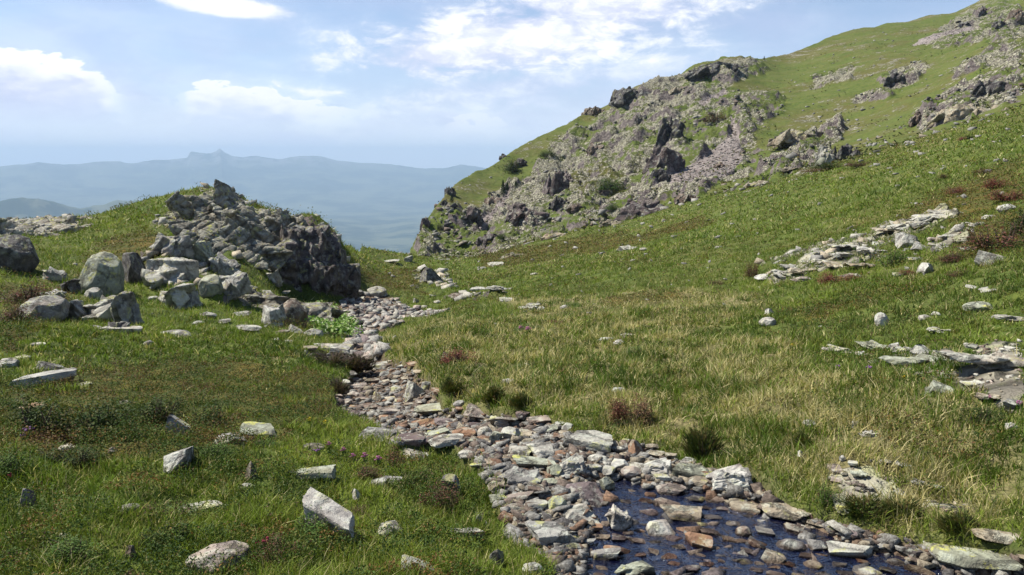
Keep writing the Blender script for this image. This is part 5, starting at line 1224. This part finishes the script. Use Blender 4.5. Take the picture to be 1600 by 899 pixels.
BUSH = [
 (722,570,54,32,'red','burgundy-leaved shrub in the dry grass right of the stream head'),
 (700,572,24,16,'heather','small brownish heather just left of the burgundy shrub'),
 (985,668,72,52,'russet','large russet shrub in the dry grass above the stones'),
 (962,662,34,44,'red','dark red shrub overlapping the left side of the russet one'),
 (1098,722,48,52,'tuft','tall olive-brown tussock at the bank above the largest white block'),
 (1528,672,66,38,'dark','dark green shrub in the right meadow beside the white edge stone'),
 (1296,446,54,20,'red','low red shrub at the foot of the stacked slabs'),
 (1332,440,40,12,'red','flat red shrub right beside the low red one under the stacked slabs'),
 (1396,419,58,36,'green','round green shrub in the middle of the long rock rib'),
 (1562,394,96,58,'brown','large brown-green shrub above the slanting stone at the right'),
 (1590,372,50,50,'dark','dark shrub behind the large brown-green one at the right edge'),
 (1487,412,56,20,'brown','low brownish shrub under the rocks right of the round green shrub'),
 (1552,296,46,20,'red','dark red shrub, the uppermost of the group at the right edge'),
 (1496,306,36,16,'red','dark red round shrub left of the uppermost red one'),
 (1574,316,66,22,'red','wide dark red shrub above the white-blue stone at the right edge'),
 (1535,273,28,12,'brown','small brown shrub high on the green slope at the right'),
 (1476,280,20,10,'brown','tiny brown shrub alone on the green slope left of the red group'),
 (1503,220,16,10,'pink','single bright pink shrub high on the green slope'),
 (1516,218,14,8,'dark','little dark shrub touching the bright pink one'),
 (1174,434,22,36,'russet','thin russet leafless-looking shrub left of the stacked slabs'),
 (1117,446,26,10,'brown','small brown shrub left of the thin russet one'),
 (1500,436,46,16,'brown','brown shrub in the turf below the row of rocks at the right'),
 (1275,270,50,12,'russet','russet shrub strip by the dark boulder on the rim'),
 (1420,432,30,10,'red','small red shrub between the rocks under the green shrub'),
 (556,584,64,28,'heather','purplish heather clump left of the stream head'),
 (520,574,46,24,'heather','grey-brown heather left of the purplish clump'),
 (528,618,40,24,'heather','brownish heather clump on the bank by the upstream trickle'),
 (650,588,0,0,'red',''),
 (600,612,0,0,'red',''),
 (110,735,90,34,'dark','low dark shrub in front of the buff half-buried stone at the left'),
 (20,745,70,44,'green','green leafy shrub at the left edge above the dark pointed stone'),
 (250,860,80,36,'dark','dark leafy shrub left of the large pinkish boulder'),
 (120,880,90,36,'green','green leafy clump in the bottom left corner turf'),
 (620,730,50,26,'brown','brownish low shrub at the left bank under the bend'),
 (560,812,40,20,'brown','brown low shrub right of the big diagonal slab'),
 (38,475,90,44,'brown','dark rhododendron shrub spreading below the left edge boulder'),
 (78,490,60,34,'dark','dark green shrub in front of the rhododendron at the left'),
 (20,508,60,34,'brown','lower dark rhododendron at the left edge of the photo'),
 (140,440,44,16,'russet','rusty shrub behind the round lichened boulder'),
 (60,690,110,66,'dark','deep green bilberry shrub at the left edge of the foreground'),
 (160,690,110,60,'dark','dark bilberry shrub behind the buff half-buried stone'),
 (240,668,80,44,'dark','dark shrub left of the upright grey pointed stone'),
 (330,672,70,34,'dark','dark shrub between the upright stone and the white box-shaped stone'),
 (345,720,60,30,'green','green shrub in front of the white box-shaped stone'),
 (420,700,44,20,'green','small green shrub right of the brown lichened slab'),
 (690,800,70,50,'brown','dark shrub around the tall jagged stone left of the stream bed'),
 (655,770,50,34,'dark','dark green low shrub left of the tall jagged stone'),
 (575,752,50,30,'brown','brownish shrub between the small white stones left of the stream'),
 (430,880,66,44,'brown','dark shrub with red flowers right of the large pinkish boulder'),
 (500,850,80,40,'green','green leafy shrub under the big diagonal slab'),
 (815,640,30,22,'tuft','dark olive tussock at the dry bank above the stony bend'),
 (708,615,34,20,'tuft','dark tussock at the bank left of the small grey stone'),
 (770,632,34,26,'tuft','brown tussock in the bank between the two dark ones'),
 (1255,700,34,20,'tuft','green tussock left of the paved patch in the right meadow'),
 (1290,800,42,40,'green','green clump just left of the upright yellow-lichened stone'),
 (1350,818,60,34,'tuft','green tussock right of the upright yellow-lichened stone'),
 (1410,822,60,36,'tuft','bigger green tussock above the bottom right slabs'),
 (1500,840,50,32,'tuft','green tussock by the bare soil at the bottom right'),
 (820,522,70,14,'green','low green shrub with pink flowers in the central meadow'),
 (868,508,30,8,'red','thin reddish shrub right of the pink-flowered one'),
 (1000,558,50,14,'green','low green shrub in the central meadow right of the white stone pair'),
 (890,480,40,9,'green','low green shrub by the lone small white valley stone'),
 (880,408,0,0,'red',''),
]
for b_ in BUSH:
    if b_[2]: bush(*b_)
FARB = [(1116,194,40,22,'brown','dark scrub patch above the purple scree'), (1300,266,60,12,'dark','dark green scrub strip right below the big dark boulder'), (1345,262,50,12,'brown','brown scrub on the rim right of the dark boulder'),
 (950,300,50,26,'green','green scrub in the hollow left of the large dark rock'), (805,270,40,22,'dark','dark scrub patch near the left outline of the slope'), (962,330,30,12,'green','bright green scrub left of the large dark rock'),
 (784,376,14,14,'green','small green bush low on the far slope'), (686,362,16,12,'dark','dark bush on the steep left edge of the slope'), (855,246,26,12,'dark','dark scrub under the skyline left of the jagged crag')]
for b_ in FARB: bush(*b_, group='scrub patches of the far slope', rmin=60)
# ---- dwarf conifers on the far slope
def make_conifer(seed):
    rg = np.random.default_rng(seed); n = 1500; h = rg.random(n) ** .8; a = rg.uniform(0, 6.28, n); tier = .75 + .25 * np.sin(h * 42)
    rr = (1 - h) ** .8 * .5 * tier * rg.random(n) ** .4; P_ = np.stack([np.cos(a) * rr, np.sin(a) * rr, .06 + h * .94 - rr * .15], 1)
    t_ = np.array([(.022, .042, .018), (.03, .055, .02), (.045, .07, .025)]); V_, F_, cc_ = leaf_faces(P_, rg.uniform(.025, .05, n), t_[rg.integers(0, 3, n)], .1, rg)
    tr = []; tf = []
    for i, (zz_, r_) in enumerate(((-.1, .05), (.4, .03), (.95, .006))):
        for k in range(6): tr.append((math.cos(k * 1.047) * r_, math.sin(k * 1.047) * r_, zz_))
        if i: tf += [((i - 1) * 6 + k, (i - 1) * 6 + (k + 1) % 6, i * 6 + (k + 1) % 6, i * 6 + k) for k in range(6)]
    return mesh_np('crown', V_, [F_], [M_LEAF], False, {'col': cc_}), mesh_np('trunk', np.array(tr), [np.array(tf)], [M_WOOD])
CM = [make_conifer(i) for i in (1, 2)]
for (px, py, w, h, lab) in [(786,305,13,24,'largest dark conifer on the lower left slope'), (793,298,9,14,'slim conifer leaning on the largest one'), (706,316,11,12,'small conifer near the left outline of the slope'), (806,292,8,10,'tiny conifer right of the slim one'), (1194,94,4,6,'lone tiny conifer on the skyline right of the wide dark crag')]:
    p = hit(px, py, 60)
    if p is None: print('MISSED', lab); continue
    d = p[1]; e = bpy.data.objects.new('conifer', None); COL.objects.link(e); e.location = p; e.scale = (w * d / F,) * 2 + (h * d / F,); e.rotation_euler = (0, 0, px)
    tag(e, lab, 'conifer tree', 'conifers of the far slope'); c_, t_ = random.choice(CM); link('crown', c_, e); link('trunk', t_, e)
# ---- flowers
def make_flower(seed, colr, nb=9):
    rg = np.random.default_rng(seed); V_, F_, CC_ = [], [], []; n0 = 0; sv, sf, scol = [], [], []
    for i in range(nb):
        a, q_ = rg.uniform(0, 6.28), rg.random() ** .6 * .45; c = np.array([math.cos(a) * q_, math.sin(a) * q_, rg.uniform(.6, 1)])
        v, f = ICO[1]; v = v * rg.uniform(.07, .12) * (1, 1, .9) + rg.normal(0, .012, v.shape) + c; V_.append(v); F_.append(f + n0); n0 += len(v); CC_.append(np.tile(np.array(colr) * rg.uniform(.7, 1.25), (len(v), 1)))
        for k in range(3):
            b0 = np.array([c[0] * .5, c[1] * .5, -.05]); e_ = c if k == 0 else c * (1.2, 1.2, .6) + rg.normal(0, .1, 3); w_ = np.array([.012 if k == 0 else .05, 0, 0]); m_ = len(sv); sv += [b0 - w_ * .5, b0 + w_ * .5, (b0 + e_) / 2 + w_, e_, (b0 + e_) / 2 - w_]; sf.append((m_, m_ + 1, m_ + 2, m_ + 3, m_ + 4)); scol += [(.06, .12, .025)] * 5
    return mesh_np('petals', np.concatenate(V_), [np.concatenate(F_)], [M_PETAL], True, {'col': np.concatenate(CC_)}), mesh_np('leaves', np.array(sv), [np.array(sf)], [M_LEAF], False, {'col': np.array(scol)})
FLM = {'purple': make_flower(1, (.24, .11, .30)), 'pink': make_flower(2, (.36, .13, .25)), 'red': make_flower(3, (.34, .05, .08)), 'yellow': make_flower(4, (.65, .50, .05)), 'white': make_flower(5, (.7, .68, .6), 6)}
FLO = [(48,678,20,16,'purple','purple flower cluster above the dark shrubs at the left edge'), (38,690,10,8,'purple','smaller purple bloom below the left purple cluster'),
 (513,703,12,10,'pink','pink clover head at the left end of the flower row'), (535,712,14,10,'pink','pink flower cluster second from the left of the flower row'), (550,722,14,12,'pink','pink clover tuft just above the pink pair in the flower row'),
 (568,722,16,14,'pink','brightest pink clover tuft in the middle of the flower row'), (589,726,18,12,'pink','wide pink clover tuft at the right end of the flower row'), (497,712,12,9,'purple','small mauve bloom left of the flower row'),
 (417,858,18,20,'red','crimson alpine rose bloom on the dark bottom shrub'), (404,866,9,9,'red','small crimson bloom beside the bigger one on the bottom shrub'), (18,756,8,9,'red','dark red flower head at the far left foreground'),
 (812,517,13,8,'pink','pink blossom at the left of the low shrub in the central meadow'), (823,519,16,9,'pink','bright pink blossom at the right of the low shrub in the central meadow'),
 (1358,580,12,12,'purple','purple flower in the meadow below the flat outcrop'), (1310,578,9,7,'purple','faint mauve flower left of the purple one below the outcrop'), (1590,640,14,9,'pink','pink-purple flower beside the blue-grey block at the right edge'), (1545,632,8,6,'pink','tiny pink flower near the buff slab of the gravel patch'),
 (1412,600,6,5,'yellow','yellow dot of a flower below the flat outcrop'), (508,668,8,8,'yellow','yellow flower in the meadow left of the stony bend'), (484,664,7,7,'yellow','second yellow flower left of the stony bend'), (1237,546,6,5,'yellow','yellow flower left of the flat outcrop'),
 (434,535,12,10,'white','white flower head in the turf before the leafy patch'), (450,537,9,8,'white','smaller white flower head nearer the leafy patch'), (1281,515,7,7,'white','pale yellow-white flower in the meadow by the lone egg-shaped stone'), (184,770,0,0,'red','')]
for px, py, w, h, c_, lab in FLO:
    if not w: continue
    p = hit(px, py + h * .6)
    if p is None: continue
    d = p[1] * CP - p[2] * SP; e = bpy.data.objects.new('flower', None); COL.objects.link(e); lift = .03; e.location = (p[0], p[1], p[2] + lift); e.scale = (w * d / F * .95,) * 2 + (max(h * d / F, .05) * 1.1,)
    tag(e, lab, 'flower', 'flowers dotted over the meadows'); a_, b_ = FLM[c_]; link('petals', a_, e); link('leaves', b_, e)
print('objects', len(bpy.data.objects), 'tris', sum(len(m.polygons) for m in bpy.data.meshes))
